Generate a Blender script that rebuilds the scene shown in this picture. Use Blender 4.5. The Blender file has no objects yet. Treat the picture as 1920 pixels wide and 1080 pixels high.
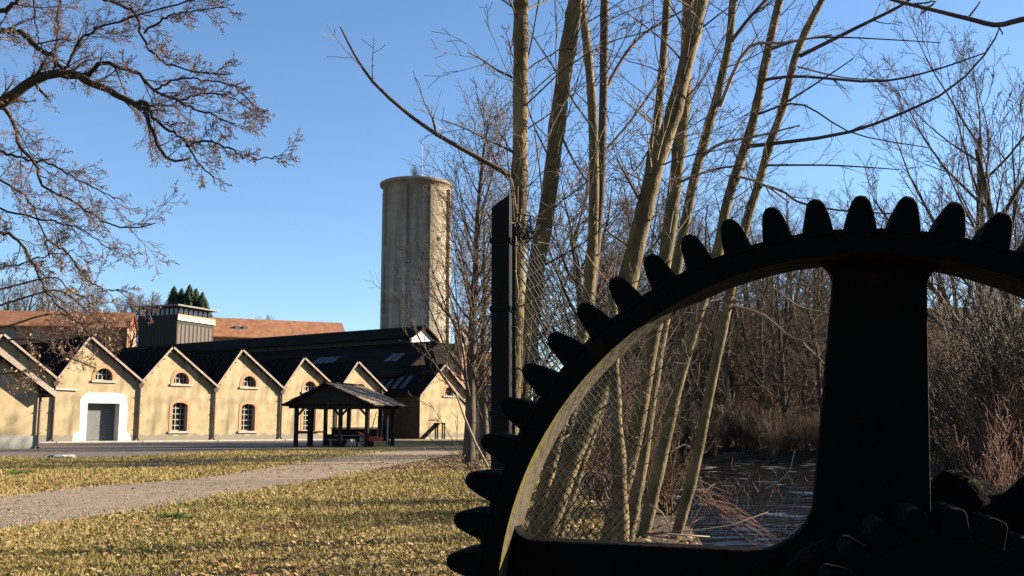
import bpy, math, random
import numpy as np
from mathutils import Vector, Matrix
from mathutils.geometry import tessellate_polygon

S = bpy.context.scene
C = S.collection
R = math.radians

# ------------------------------------------------------------------ camera, sky, sun, exposure
CAM_H = 1.2
FPX = 1867.0                      # focal length in pixels of the 1920 px wide photograph
TILT = math.atan(263.0 / FPX)
cam_d = bpy.data.cameras.new('camera')
cam_d.sensor_width = 36.0
cam_d.lens = 36.0 * FPX / 1920.0
cam_d.clip_start = 0.05
cam_d.clip_end = 5000
cam = bpy.data.objects.new('camera', cam_d)
cam.location = (0, 0, CAM_H)
cam.rotation_euler = (R(90) + TILT, 0, 0)
C.objects.link(cam)
S.camera = cam

SUN_AZ, SUN_EL = 74.0, 22.0       # azimuth clockwise from the view direction
W = bpy.data.worlds.new('World')
S.world = W
W.use_nodes = True
wn = W.node_tree.nodes
wl = W.node_tree.links
bg = wn['Background']
sky = wn.new('ShaderNodeTexSky')
sky.sky_type = 'NISHITA'
sky.sun_disc = False
sky.sun_elevation = R(SUN_EL)
sky.sun_rotation = R(SUN_AZ)
sky.altitude = 300
sky.air_density = 1.0
sky.dust_density = 0.2
sky.ozone_density = 4.5
wl.new(sky.outputs[0], bg.inputs[0])
bg.inputs[1].default_value = 0.051
sl = bpy.data.lights.new('sun', 'SUN')
sl.energy = 5.0
sl.angle = R(0.5)
sl.color = (1.0, 0.87, 0.66)
so = bpy.data.objects.new('sun', sl)
ca, sa = math.cos(R(SUN_AZ)), math.sin(R(SUN_AZ))
sun_dir = Vector((sa * math.cos(R(SUN_EL)), ca * math.cos(R(SUN_EL)), math.sin(R(SUN_EL))))
so.rotation_euler = sun_dir.to_track_quat('Z', 'Y').to_euler()
so.location = (60, 20, 60)
C.objects.link(so)
S.view_settings.view_transform = 'Standard'
S.view_settings.look = 'None'
S.view_settings.gamma = 1.0
S.view_settings.use_curve_mapping = False
S.view_settings.exposure = 2.08
try:
    S.cycles.max_bounces = 6
    S.cycles.diffuse_bounces = 2
    S.cycles.transparent_max_bounces = 4
except Exception:
    pass

rng = random.Random(7)
nrg = np.random.default_rng(11)

# ------------------------------------------------------------------ helpers
def ray(px, py):
    dx, dy = (px - 960.0) / FPX, (540.0 - py) / FPX
    c, s = math.cos(TILT), math.sin(TILT)
    return Vector((dx, c - dy * s, s + dy * c))

def at(px, py, D):
    """Point of the place seen at that pixel of the photograph, D metres ahead."""
    r = ray(px, py)
    return Vector((0, 0, CAM_H)) + r * (D / r.y)

def gp(px, py, z=0.0):
    r = ray(px, py)
    return Vector((0, 0, CAM_H)) + r * ((z - CAM_H) / r.z)

def tag(o, label=None, cat=None, group=None, kind=None):
    if label: o['label'] = label
    if cat: o['category'] = cat
    if group: o['group'] = group
    if kind: o['kind'] = kind
    return o

def empty(name, loc=(0, 0, 0), rz=0.0, label=None, cat=None, group=None):
    o = bpy.data.objects.new(name, None)
    o.empty_display_size = 0.2
    o.location = loc
    o.rotation_euler = (0, 0, rz)
    C.objects.link(o)
    return tag(o, label, cat, group)

def link_mesh(name, me, mats, parent=None, smooth=False):
    if not isinstance(mats, (list, tuple)): mats = [mats]
    for m in mats: me.materials.append(m)
    if smooth: me.polygons.foreach_set('use_smooth', [True] * len(me.polygons))
    o = bpy.data.objects.new(name, me)
    C.objects.link(o)
    if parent is not None: o.parent = parent
    return o

class MB:
    """Collects shapes and links them as one mesh object."""
    def __init__(self): self.v, self.f, self.m = [], [], []
    def add(self, vs, fs, mi=0):
        b = len(self.v)
        self.v += [tuple(v) for v in vs]
        self.f += [tuple(b + i for i in f) for f in fs]
        self.m += [mi] * len(fs)
    def box(self, x0, x1, y0, y1, z0, z1, mi=0, M=None):
        vs = [Vector((x, y, z)) for z in (z0, z1) for y in (y0, y1) for x in (x0, x1)]
        if M is not None: vs = [M @ v for v in vs]
        self.add(vs, [(0, 2, 3, 1), (4, 5, 7, 6), (0, 1, 5, 4), (2, 6, 7, 3), (0, 4, 6, 2), (1, 3, 7, 5)], mi)
    def beam(self, a, b, w, h, mi=0, up=(0, 0, 1)):
        a, b = Vector(a), Vector(b)
        d = (b - a).normalized()
        s = d.cross(Vector(up))
        s = s.normalized() if s.length > 1e-5 else Vector((1, 0, 0))
        u = s.cross(d)
        vs = [p + s * (i * w / 2) + u * (j * h / 2) for p in (a, b) for j in (-1, 1) for i in (-1, 1)]
        self.add(vs, [(0, 2, 3, 1), (4, 5, 7, 6), (0, 1, 5, 4), (2, 6, 7, 3), (0, 4, 6, 2), (1, 3, 7, 5)], mi)
    def slab(self, poly, off, mi=0):
        """Planar polygon extruded by the vector off."""
        n = len(poly)
        off = Vector(off)
        vs = [Vector(p) for p in poly] + [Vector(p) + off for p in poly]
        fs = [tuple(range(n))[::-1], tuple(range(n, 2 * n))]
        fs += [(i, (i + 1) % n, (i + 1) % n + n, i + n) for i in range(n)]
        self.add(vs, fs, mi)
    def tube(self, pts, rad, n=8, mi=0, caps=True):
        pts = [Vector(p) for p in pts]
        if not isinstance(rad, (list, tuple)): rad = [rad] * len(pts)
        vs, fs = [], []
        ref = (pts[-1] - pts[0]).normalized()
        ref = Vector((0, 0, 1)) if abs(ref.z) < 0.9 else Vector((1, 0, 0))
        for i, p in enumerate(pts):
            t = (pts[min(i + 1, len(pts) - 1)] - pts[max(i - 1, 0)]).normalized()
            a = t.cross(ref).normalized()
            b = a.cross(t)
            for k in range(n):
                q = 2 * math.pi * k / n
                vs.append(p + (a * math.cos(q) + b * math.sin(q)) * rad[i])
        for i in range(len(pts) - 1):
            for k in range(n):
                fs.append((i * n + k, i * n + (k + 1) % n, (i + 1) * n + (k + 1) % n, (i + 1) * n + k))
        if caps:
            fs.append(tuple(range(n))[::-1])
            fs.append(tuple((len(pts) - 1) * n + k for k in range(n)))
        self.add(vs, fs, mi)
    def lathe(self, prof, n=32, mi=0, axis='z', closed=False):
        vs, fs = [], []
        m = len(prof)
        for k in range(n):
            a = 2 * math.pi * k / n
            c, s = math.cos(a), math.sin(a)
            for r, h in prof:
                vs.append((r * c, r * s, h) if axis == 'z' else (r * c, h, r * s))
        for k in range(n):
            for j in range(m if closed else m - 1):
                a, b = k * m + j, k * m + (j + 1) % m
                c2, d2 = ((k + 1) % n) * m + (j + 1) % m, ((k + 1) % n) * m + j
                fs.append((a, b, c2, d2) if axis != 'z' else (a, d2, c2, b))
        self.add(vs, fs, mi)
    def build(self, name, mats, parent=None, smooth=False, bevel=0.0):
        me = bpy.data.meshes.new(name)
        me.from_pydata(self.v, [], self.f)
        me.polygons.foreach_set('material_index', self.m)
        me.update()
        o = link_mesh(name, me, mats, parent, smooth)
        if bevel:
            md = o.modifiers.new('bevel', 'BEVEL')
            md.width = bevel
            md.segments = 2
            md.limit_method = 'ANGLE'
        return o

def np_mesh(name, verts, faces, mats, parent=None, smooth=False, mi=None):
    """verts (N,3), faces (M,k) arrays -> one mesh object."""
    me = bpy.data.meshes.new(name)
    k = faces.shape[1]
    me.vertices.add(len(verts))
    me.vertices.foreach_set('co', np.ascontiguousarray(verts, dtype=np.float32).ravel())
    me.loops.add(faces.size)
    me.loops.foreach_set('vertex_index', np.ascontiguousarray(faces, dtype=np.int32).ravel())
    me.polygons.add(len(faces))
    me.polygons.foreach_set('loop_start', np.arange(0, faces.size, k, dtype=np.int32))
    try: me.polygons.foreach_set('loop_total', np.full(len(faces), k, dtype=np.int32))
    except Exception: pass
    if mi is not None: me.polygons.foreach_set('material_index', np.asarray(mi, dtype=np.int32))
    if smooth: me.polygons.foreach_set('use_smooth', np.ones(len(faces), dtype=bool))
    me.update(calc_edges=True)
    return link_mesh(name, me, mats, parent)

# ------------------------------------------------------------------ materials
def mat(name, cols, scale=3.0, rough=0.85, bump=0.0, bscale=None, detail=6.0, stretch=(1, 1, 1), spec=0.3, metal=0.0, coord='Object', lo=0.35, hi=0.68, extra=None, tone=0.56):
    """Principled surface coloured by a noise through the given colours."""
    m = bpy.data.materials.new(name)
    m.use_nodes = True
    nt = m.node_tree
    N, L = nt.nodes, nt.links
    b = N['Principled BSDF']
    b.inputs['Roughness'].default_value = rough
    b.inputs['Specular IOR Level'].default_value = spec
    b.inputs['Metallic'].default_value = metal
    tc = N.new('ShaderNodeTexCoord')
    mp = N.new('ShaderNodeMapping')
    mp.inputs['Scale'].default_value = stretch
    if coord == 'World':
        g = N.new('ShaderNodeNewGeometry')
        L.new(g.outputs['Position'], mp.inputs[0])
    else:
        L.new(tc.outputs[coord], mp.inputs[0])
    nz = N.new('ShaderNodeTexNoise')
    nz.inputs['Scale'].default_value = scale
    nz.inputs['Detail'].default_value = detail
    nz.inputs['Roughness'].default_value = 0.65
    L.new(mp.outputs[0], nz.inputs['Vector'])
    cr = N.new('ShaderNodeValToRGB')
    els = cr.color_ramp.elements
    while len(els) < len(cols): els.new(0.5)
    for i, c in enumerate(cols):
        els[i].position = lo + (hi - lo) * i / max(1, len(cols) - 1)
        els[i].color = (*c, 1)
    L.new(nz.outputs['Fac'], cr.inputs[0])
    col = cr.outputs[0]
    if extra: col = extra(N, L, mp, col, b)
    if tone != 1.0: col = mixed(N, L, col, (tone, tone, tone), 1.0, 'MULTIPLY')
    L.new(col, b.inputs['Base Color'])
    if bump:
        n2 = N.new('ShaderNodeTexNoise')
        n2.inputs['Scale'].default_value = bscale or scale * 4
        n2.inputs['Detail'].default_value = 5
        L.new(mp.outputs[0], n2.inputs['Vector'])
        bp = N.new('ShaderNodeBump')
        bp.inputs['Strength'].default_value = bump
        bp.inputs['Distance'].default_value = 0.02
        L.new(n2.outputs['Fac'], bp.inputs['Height'])
        L.new(bp.outputs[0], b.inputs['Normal'])
    return m

def mixed(N, L, a, bcol, fac, mode='MIX'):
    mx = N.new('ShaderNodeMix')
    mx.data_type = 'RGBA'
    mx.blend_type = mode
    for i, v in ((6, a), (7, bcol)):
        if isinstance(v, tuple): mx.inputs[i].default_value = (*v, 1)
        else: L.new(v, mx.inputs[i])
    if isinstance(fac, float): mx.inputs[0].default_value = fac
    else: L.new(fac, mx.inputs[0])
    return mx.outputs[2]

def ramp(N, L, src, p0, p1, c0=(0, 0, 0), c1=(1, 1, 1)):
    r = N.new('ShaderNodeValToRGB')
    r.color_ramp.elements[0].position = p0
    r.color_ramp.elements[0].color = (*c0, 1)
    r.color_ramp.elements[1].position = p1
    r.color_ramp.elements[1].color = (*c1, 1)
    L.new(src, r.inputs[0])
    return r.outputs[0]

def noise(N, L, vec, scale, detail=4.0, stretch=None):
    if stretch:
        mp = N.new('ShaderNodeMapping')
        mp.inputs['Scale'].default_value = stretch
        L.new(vec, mp.inputs[0])
        vec = mp.outputs[0]
    n = N.new('ShaderNodeTexNoise')
    n.inputs['Scale'].default_value = scale
    n.inputs['Detail'].default_value = detail
    L.new(vec, n.inputs['Vector'])
    return n.outputs['Fac']

def plaster_extra(N, L, mp, col, b):
    v = mp.outputs[0]
    sep = N.new('ShaderNodeSeparateXYZ')
    L.new(v, sep.inputs[0])
    # rain streaks, uneven patches and a grey weathered foot
    st = ramp(N, L, noise(N, L, v, 1.0, 8, (1.1, 1.1, 0.2)), 0.5, 0.72)
    col = mixed(N, L, col, (0.25, 0.195, 0.13), st)
    pt = ramp(N, L, noise(N, L, v, 0.7, 8), 0.5, 0.68)
    col = mixed(N, L, col, (0.33, 0.265, 0.165), pt)
    ad = N.new('ShaderNodeMath'); ad.operation = 'MULTIPLY_ADD'
    L.new(noise(N, L, v, 1.5, 5), ad.inputs[0]); ad.inputs[1].default_value = -1.1; L.new(sep.outputs['Z'], ad.inputs[2])
    ft = ramp(N, L, ad.outputs[0], 0.0, 0.16, (1, 1, 1), (0, 0, 0))
    return mixed(N, L, col, (0.27, 0.24, 0.19), ft)

M = {}
M['plaster'] = mat('cream_plaster', [(0.45, 0.345, 0.195), (0.54, 0.42, 0.25), (0.63, 0.50, 0.315)], 0.9, 0.95, 0.25, 18, extra=plaster_extra)
M['white_plaster'] = mat('white_plaster', [(0.72, 0.70, 0.66), (0.82, 0.81, 0.79)], 1.4, 0.9, 0.15, 14)
M['slate'] = mat('dark_roofing', [(0.009, 0.006, 0.005), (0.018, 0.012, 0.009), (0.04, 0.028, 0.02)], 1.3, 0.9, 0.4, 6, stretch=(0.6, 3, 3), spec=0.06)
M['hall_roof'] = mat('hall_roofing', [(0.010, 0.007, 0.006), (0.018, 0.013, 0.010), (0.036, 0.026, 0.02)], 0.7, 0.9, 0.3, 4, stretch=(0.4, 3, 3), spec=0.06)
M['verge'] = mat('weathered_verge_board', [(0.36, 0.27, 0.22), (0.5, 0.4, 0.34)], 2, 0.8)
M['soffit'] = mat('dark_soffit_boards', [(0.07, 0.045, 0.03), (0.11, 0.08, 0.055)], 4, 0.85, stretch=(1, 1, 6))
M['pipe'] = mat('brown_downpipe', [(0.075, 0.045, 0.038), (0.13, 0.085, 0.07)], 3, 0.55, spec=0.4)
M['door_grey'] = mat('grey_door_paint', [(0.155, 0.16, 0.165), (0.185, 0.19, 0.195)], 2, 0.6)
M['glass'] = mat('dark_window_glass', [(0.012, 0.014, 0.016), (0.03, 0.034, 0.036)], 1.2, 0.08, spec=0.6)
M['bar'] = mat('pale_glazing_paint', [(0.36, 0.35, 0.31), (0.5, 0.49, 0.45)], 3, 0.7)
M['kerbstone'] = mat('pale_kerb_concrete', [(0.42, 0.39, 0.34), (0.56, 0.53, 0.47)], 1.5, 0.9, 0.3)
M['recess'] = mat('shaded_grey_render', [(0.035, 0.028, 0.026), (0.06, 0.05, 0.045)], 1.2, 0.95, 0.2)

def brick_mat(name, c1, c2, mortar, scale):
    m = bpy.data.materials.new(name); m.use_nodes = True
    N, L = m.node_tree.nodes, m.node_tree.links
    b = N['Principled BSDF']; b.inputs['Roughness'].default_value = 0.92
    tc = N.new('ShaderNodeTexCoord')
    mp = N.new('ShaderNodeMapping'); mp.inputs['Rotation'].default_value = (R(90), 0, 0)
    L.new(tc.outputs['Object'], mp.inputs[0])
    br = N.new('ShaderNodeTexBrick')
    br.inputs['Color1'].default_value = (*c1, 1); br.inputs['Color2'].default_value = (*c2, 1); br.inputs['Mortar'].default_value = (*mortar, 1)
    br.inputs['Scale'].default_value = scale; br.inputs['Mortar Size'].default_value = 0.012
    L.new(mp.outputs[0], br.inputs['Vector'])
    n = noise(N, L, tc.outputs['Object'], 1.4, 5)
    L.new(mixed(N, L, mixed(N, L, br.outputs[0], (0.5, 0.36, 0.22), ramp(N, L, n, 0.45, 0.8)), (0.56, 0.56, 0.56), 1.0, 'MULTIPLY'), b.inputs['Base Color'])
    return m
M['brick'] = brick_mat('orange_surround_brick', (0.44, 0.21, 0.11), (0.52, 0.29, 0.16), (0.5, 0.42, 0.3), 3.0)
M['red_brick'] = brick_mat('red_wall_brick', (0.48, 0.21, 0.12), (0.56, 0.28, 0.17), (0.5, 0.4, 0.3), 2.0)
M['terracotta'] = mat('terracotta_roof_tile', [(0.28, 0.115, 0.06), (0.38, 0.165, 0.085), (0.46, 0.22, 0.115)], 0.8, 0.9, 0.3, 3)

def concrete_extra(N, L, mp, col, b):
    v = mp.outputs[0]
    st = ramp(N, L, noise(N, L, v, 1.0, 6, (1.3, 1.3, 0.1)), 0.45, 0.75)
    col = mixed(N, L, col, (0.22, 0.17, 0.13), st)
    sep = N.new('ShaderNodeSeparateXYZ'); L.new(v, sep.inputs[0])
    md_ = N.new('ShaderNodeMath'); md_.operation = 'PINGPONG'; L.new(sep.outputs['Z'], md_.inputs[0]); md_.inputs[1].default_value = 0.62
    col = mixed(N, L, col, (0.2, 0.165, 0.12), ramp(N, L, md_.outputs[0], 0.0, 0.07, (0.55, 0.55, 0.55), (0, 0, 0)))
    col = mixed(N, L, col, (0.24, 0.19, 0.14), ramp(N, L, noise(N, L, v, 1.0, 3, (0.15, 0.15, 0.8)), 0.55, 0.7, (0, 0, 0), (0.6, 0.6, 0.6)))
    # dark weathering creeping down from the head of the tower
    ad = N.new('ShaderNodeMath'); ad.operation = 'MULTIPLY_ADD'
    L.new(noise(N, L, v, 0.35, 5, (1, 1, 0.5)), ad.inputs[0]); ad.inputs[1].default_value = 26.0; L.new(sep.outputs['Z'], ad.inputs[2])
    mr = N.new('ShaderNodeMapRange'); L.new(ad.outputs[0], mr.inputs[0])
    mr.inputs[1].default_value = 32; mr.inputs[2].default_value = 56
    return mixed(N, L, col, (0.26, 0.19, 0.13), ramp(N, L, mr.outputs[0], 0.0, 1.0, (0, 0, 0), (0.75, 0.75, 0.75)))
M['concrete'] = mat('weathered_tower_concrete', [(0.40, 0.34, 0.265), (0.52, 0.445, 0.345), (0.60, 0.52, 0.41)], 0.5, 0.95, 0.3, 5, extra=concrete_extra)
M['cladding'] = mat('dark_timber_cladding', [(0.02, 0.018, 0.018), (0.04, 0.034, 0.03)], 2, 0.8, stretch=(6, 6, 0.3))
M['bronze'] = mat('brown_metal_cladding', [(0.055, 0.037, 0.026), (0.09, 0.062, 0.044)], 2, 0.6)
M['flat_roof'] = mat('grey_roof_slab', [(0.2, 0.2, 0.2), (0.28, 0.28, 0.27)], 1, 0.8)
M['green_paint'] = mat('dull_green_paint', [(0.03, 0.05, 0.035), (0.05, 0.075, 0.05)], 3, 0.7)
M['white_metal'] = mat('white_painted_metal', [(0.75, 0.75, 0.75), (0.82, 0.82, 0.82)], 3, 0.5)

M['timber'] = mat('old_dark_timber', [(0.014, 0.010, 0.008), (0.03, 0.021, 0.015), (0.055, 0.04, 0.028)], 5, 0.9, 0.3, stretch=(4, 4, 0.8))
M['shingle'] = mat('weathered_roof_shingle', [(0.24, 0.165, 0.11), (0.38, 0.28, 0.195), (0.5, 0.4, 0.29)], 2.5, 0.92, 0.4, 14)
M['red_paint'] = mat('faded_red_paint', [(0.30, 0.03, 0.03), (0.42, 0.06, 0.05)], 4, 0.6)
M['yellow_crate'] = mat('pale_yellow_wood', [(0.5, 0.36, 0.16), (0.62, 0.48, 0.25)], 4, 0.7)
M['pale_wood'] = mat('pale_bare_wood', [(0.42, 0.36, 0.28), (0.56, 0.5, 0.4)], 5, 0.8)

# foreground iron
def iron_extra(N, L, mp, col, b):
    v = mp.outputs[0]
    return mixed(N, L, col, (0.02, 0.011, 0.007), ramp(N, L, noise(N, L, v, 9, 6), 0.6, 0.75))
M['iron'] = mat('black_rusty_iron', [(0.003, 0.003, 0.003), (0.006, 0.0055, 0.005)], 7, 0.8, 0.5, 30, spec=0.03, extra=iron_extra)
def lichen_shade_extra(N, L, mp, col, b):
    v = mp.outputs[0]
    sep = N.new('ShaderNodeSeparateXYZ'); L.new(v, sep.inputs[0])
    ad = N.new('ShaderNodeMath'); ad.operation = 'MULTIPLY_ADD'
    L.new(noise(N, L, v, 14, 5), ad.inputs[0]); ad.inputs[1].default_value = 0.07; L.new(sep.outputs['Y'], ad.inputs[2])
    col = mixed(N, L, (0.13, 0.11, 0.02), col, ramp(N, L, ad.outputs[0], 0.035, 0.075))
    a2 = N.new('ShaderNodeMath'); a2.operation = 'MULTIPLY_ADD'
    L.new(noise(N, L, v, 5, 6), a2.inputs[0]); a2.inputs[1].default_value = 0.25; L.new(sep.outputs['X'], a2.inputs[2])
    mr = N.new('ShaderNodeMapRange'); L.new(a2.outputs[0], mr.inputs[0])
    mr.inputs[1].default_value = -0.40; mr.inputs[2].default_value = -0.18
    return mixed(N, L, col, (0.012, 0.01, 0.008), mr.outputs[0])  # painted shade: lichen tone kept on the sunlit left, near-black elsewhere
M['lichen_shade'] = mat('lichen_and_shade_on_iron', [(0.075, 0.058, 0.04), (0.13, 0.105, 0.07)], 10, 0.95, 0.5, 40, spec=0.1, extra=lichen_shade_extra)
def moss_extra(N, L, mp, col, b):
    g = N.new('ShaderNodeNewGeometry')
    s = N.new('ShaderNodeSeparateXYZ'); L.new(g.outputs['Normal'], s.inputs[0])
    ad = N.new('ShaderNodeMath'); ad.operation = 'MULTIPLY'
    L.new(s.outputs['Z'], ad.inputs[0]); L.new(noise(N, L, mp.outputs[0], 12, 5), ad.inputs[1])
    return mixed(N, L, col, (0.07, 0.06, 0.014), ramp(N, L, ad.outputs[0], 0.5, 0.62))
M['mossy_iron'] = mat('moss_topped_iron', [(0.004, 0.004, 0.004), (0.008, 0.0075, 0.007)], 8, 0.9, 0.6, 24, spec=0.03, extra=moss_extra)
M['stone'] = mat('shade_dark_stone', [(0.003, 0.003, 0.003), (0.007, 0.0065, 0.006)], 6, 0.95, 0.9, 18, spec=0.02, extra=moss_extra)  # near-black: the shade over the rubble is put into the stone colour
M['post'] = mat('dark_green_steel', [(0.003, 0.004, 0.0035), (0.006, 0.008, 0.007)], 5, 0.7, spec=0.12)
M['wire'] = mat('galvanised_wire', [(0.003, 0.0035, 0.003), (0.014, 0.014, 0.013)], 12, 0.5, spec=0.06, metal=0.0)

# plants and ground
def stem_bark(N, L, mp, col, b):
    v = mp.outputs[0]
    rings = ramp(N, L, noise(N, L, v, 1.0, 3, (3, 3, 26)), 0.62, 0.72)
    col = mixed(N, L, col, (0.06, 0.048, 0.03), rings)
    return mixed(N, L, col, (0.085, 0.09, 0.028), ramp(N, L, noise(N, L, v, 2.3, 5), 0.52, 0.75))
M['stem_bark'] = mat('smooth_olive_bark', [(0.07, 0.048, 0.02), (0.18, 0.127, 0.055), (0.33, 0.24, 0.115)], 3.2, 0.85, 0.6, 22, stretch=(1.5, 1.5, 0.8), extra=stem_bark, spec=0.2)
M['twig'] = mat('grey_brown_twig', [(0.07, 0.05, 0.036), (0.14, 0.105, 0.075)], 3, 0.85, spec=0.2)
M['pale_twig'] = mat('pale_sunlit_twig', [(0.30, 0.22, 0.15), (0.44, 0.34, 0.24)], 3, 0.8, spec=0.2)
M['red_twig'] = mat('reddish_dead_twig', [(0.22, 0.105, 0.07), (0.36, 0.19, 0.125)], 3, 0.85, spec=0.2)
M['bark'] = mat('dark_tree_bark', [(0.06, 0.045, 0.034), (0.12, 0.09, 0.065), (0.18, 0.14, 0.1)], 4, 0.92, 0.6, 16, stretch=(2, 2, 0.5), spec=0.15)
M['crown'] = mat('brown_bare_twigs', [(0.09, 0.062, 0.042), (0.22, 0.155, 0.105)], 1.5, 0.9, spec=0.15)
M['crown_red'] = mat('russet_bare_twigs', [(0.10, 0.055, 0.033), (0.25, 0.15, 0.085)], 1.5, 0.9, spec=0.15)
M['oak_bark'] = mat('dark_limb_bark', [(0.04, 0.03, 0.022), (0.085, 0.062, 0.043)], 5, 0.92, 0.6, 20, spec=0.15)
M['oak_twig'] = mat('rosy_limb_twigs', [(0.13, 0.085, 0.07), (0.24, 0.16, 0.13)], 2, 0.88, spec=0.15)
M['dry_leaf'] = mat('dry_tan_leaf', [(0.30, 0.165, 0.075), (0.44, 0.275, 0.135), (0.60, 0.43, 0.25)], 22, 0.85, coord='World', detail=2, spec=0.2, lo=0.3, hi=0.7)
M['bud_leaf'] = mat('withered_bud_leaf', [(0.34, 0.19, 0.12), (0.50, 0.33, 0.24)], 9, 0.8, coord='World', detail=2, spec=0.2)
M['conifer'] = mat('dark_conifer_needles', [(0.03, 0.06, 0.03), (0.07, 0.11, 0.05)], 2, 0.9, spec=0.15)
M['birch'] = mat('pale_birch_bark', [(0.16, 0.13, 0.10), (0.27, 0.23, 0.18)], 4, 0.85, spec=0.2)
def grass_extra(N, L, mp, col, b):
    v = mp.outputs[0]
    gp_ = ramp(N, L, noise(N, L, v, 0.33, 6, (1, 0.7, 1)), 0.53, 0.74)
    col = mixed(N, L, col, (0.20, 0.20, 0.05), gp_)
    bp_ = ramp(N, L, noise(N, L, v, 0.5, 6, (1.2, 0.6, 1)), 0.55, 0.72)
    return mixed(N, L, col, (0.30, 0.17, 0.07), bp_)
M['blade'] = mat('dry_winter_grass', [(0.29, 0.24, 0.07), (0.43, 0.33, 0.115), (0.55, 0.425, 0.19)], 1.1, 0.8, coord='World', detail=8, spec=0.2, lo=0.3, hi=0.72, extra=grass_extra)
M['green_blade'] = mat('green_grass_tuft', [(0.04, 0.10, 0.012), (0.08, 0.16, 0.025)], 6, 0.8, spec=0.2)
M['asphalt'] = mat('worn_asphalt', [(0.13, 0.10, 0.082), (0.19, 0.152, 0.126)], 1.1, 0.92, 0.3, 60, coord='World')
M['gravel'] = mat('packed_gravel', [(0.22, 0.152, 0.092), (0.33, 0.24, 0.158), (0.44, 0.335, 0.235)], 2.2, 0.95, 0.7, 45, coord='World', detail=12, lo=0.3, hi=0.72)
M['pebble'] = mat('grey_path_pebble', [(0.2, 0.18, 0.155), (0.4, 0.37, 0.33)], 13, 0.9, coord='World')

def ground_mat():
    m = bpy.data.materials.new('ground_turf'); m.use_nodes = True
    N, L = m.node_tree.nodes, m.node_tree.links
    b = N['Principled BSDF']; b.inputs['Roughness'].default_value = 0.95; b.inputs['Specular IOR Level'].default_value = 0.15
    g = N.new('ShaderNodeNewGeometry'); v = g.outputs['Position']
    at_ = N.new('ShaderNodeAttribute'); at_.attribute_name = 'litter'
    turf = N.new('ShaderNodeValToRGB')
    e = turf.color_ramp.elements
    e[0].position = 0.3; e[0].color = (0.22, 0.165, 0.045, 1)
    e[1].position = 0.7; e[1].color = (0.48, 0.33, 0.145, 1)
    k = e.new(0.5); k.color = (0.36, 0.25, 0.09, 1)
    L.new(noise(N, L, v, 0.8, 10), turf.inputs[0])
    lit = N.new('ShaderNodeValToRGB')
    e = lit.color_ramp.elements
    e[0].position = 0.3; e[0].color = (0.045, 0.028, 0.016, 1)
    e[1].position = 0.7; e[1].color = (0.19, 0.115, 0.06, 1)
    L.new(noise(N, L, v, 2.2, 10), lit.inputs[0])
    ad = N.new('ShaderNodeMath'); ad.operation = 'MULTIPLY_ADD'
    L.new(noise(N, L, v, 0.35, 6), ad.inputs[0]); ad.inputs[1].default_value = 0.8; L.new(at_.outputs['Fac'], ad.inputs[2])
    L.new(mixed(N, L, mixed(N, L, turf.outputs[0], lit.outputs[0], ramp(N, L, ad.outputs[0], 0.55, 0.85)), (0.56, 0.56, 0.56), 1.0, 'MULTIPLY'), b.inputs['Base Color'])
    base_ = b.inputs['Base Color'].links[0].from_socket
    at2 = N.new('ShaderNodeAttribute'); at2.attribute_name = 'bank_shade'
    L.new(mixed(N, L, base_, (0.022, 0.016, 0.011), at2.outputs['Fac']), b.inputs['Base Color'])  # bank shade painted near-black into the ground colour
    bp = N.new('ShaderNodeBump'); bp.inputs['Strength'].default_value = 0.8; bp.inputs['Distance'].default_value = 0.05
    L.new(noise(N, L, v, 9, 8), bp.inputs['Height']); L.new(bp.outputs[0], b.inputs['Normal'])
    return m
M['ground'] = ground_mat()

def water_mat():
    m = bpy.data.materials.new('river_water'); m.use_nodes = True
    N, L = m.node_tree.nodes, m.node_tree.links
    b = N['Principled BSDF']; b.inputs['Roughness'].default_value = 0.06
    b.inputs['Base Color'].default_value = (0.006, 0.007, 0.007, 1)
    g = N.new('ShaderNodeNewGeometry'); v = g.outputs['Position']
    n1 = noise(N, L, v, 0.9, 3, (0.6, 1.0, 1)); n2 = noise(N, L, v, 3, 3, (0.5, 0.9, 1))
    glint_n = noise(N, L, v, 1.0, 3, (0.75, 0.9, 1))
    glint_mask = ramp(N, L, glint_n, 0.64, 0.68)
    L.new(mixed(N, L, (0.006, 0.007, 0.007), (0.17, 0.17, 0.17), glint_mask), b.inputs['Base Color'])  # glints on the ripples painted as pale streaks in the water colour
    L.new(ramp(N, L, glint_n, 0.60, 0.68, (0.08, 0.08, 0.08), (0.7, 0.7, 0.7)), b.inputs['Roughness'])
    ad = N.new('ShaderNodeMath'); ad.operation = 'ADD'
    L.new(n1, ad.inputs[0]); L.new(n2, ad.inputs[1])
    bp = N.new('ShaderNodeBump'); bp.inputs['Strength'].default_value = 0.7; bp.inputs['Distance'].default_value = 0.10
    L.new(ad.outputs[0], bp.inputs['Height']); L.new(bp.outputs[0], b.inputs['Normal'])
    return m
M['water'] = water_mat()

# ------------------------------------------------------------------ terrain
def sst(a, b, x):
    t = np.clip((x - a) / (b - a), 0, 1)
    return t * t * (3 - 2 * t)

def xl(y): return 0.75 + 0.105 * y
def xr(y): return 3.5 + 0.30 * y
WATER_Z = -0.75

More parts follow.
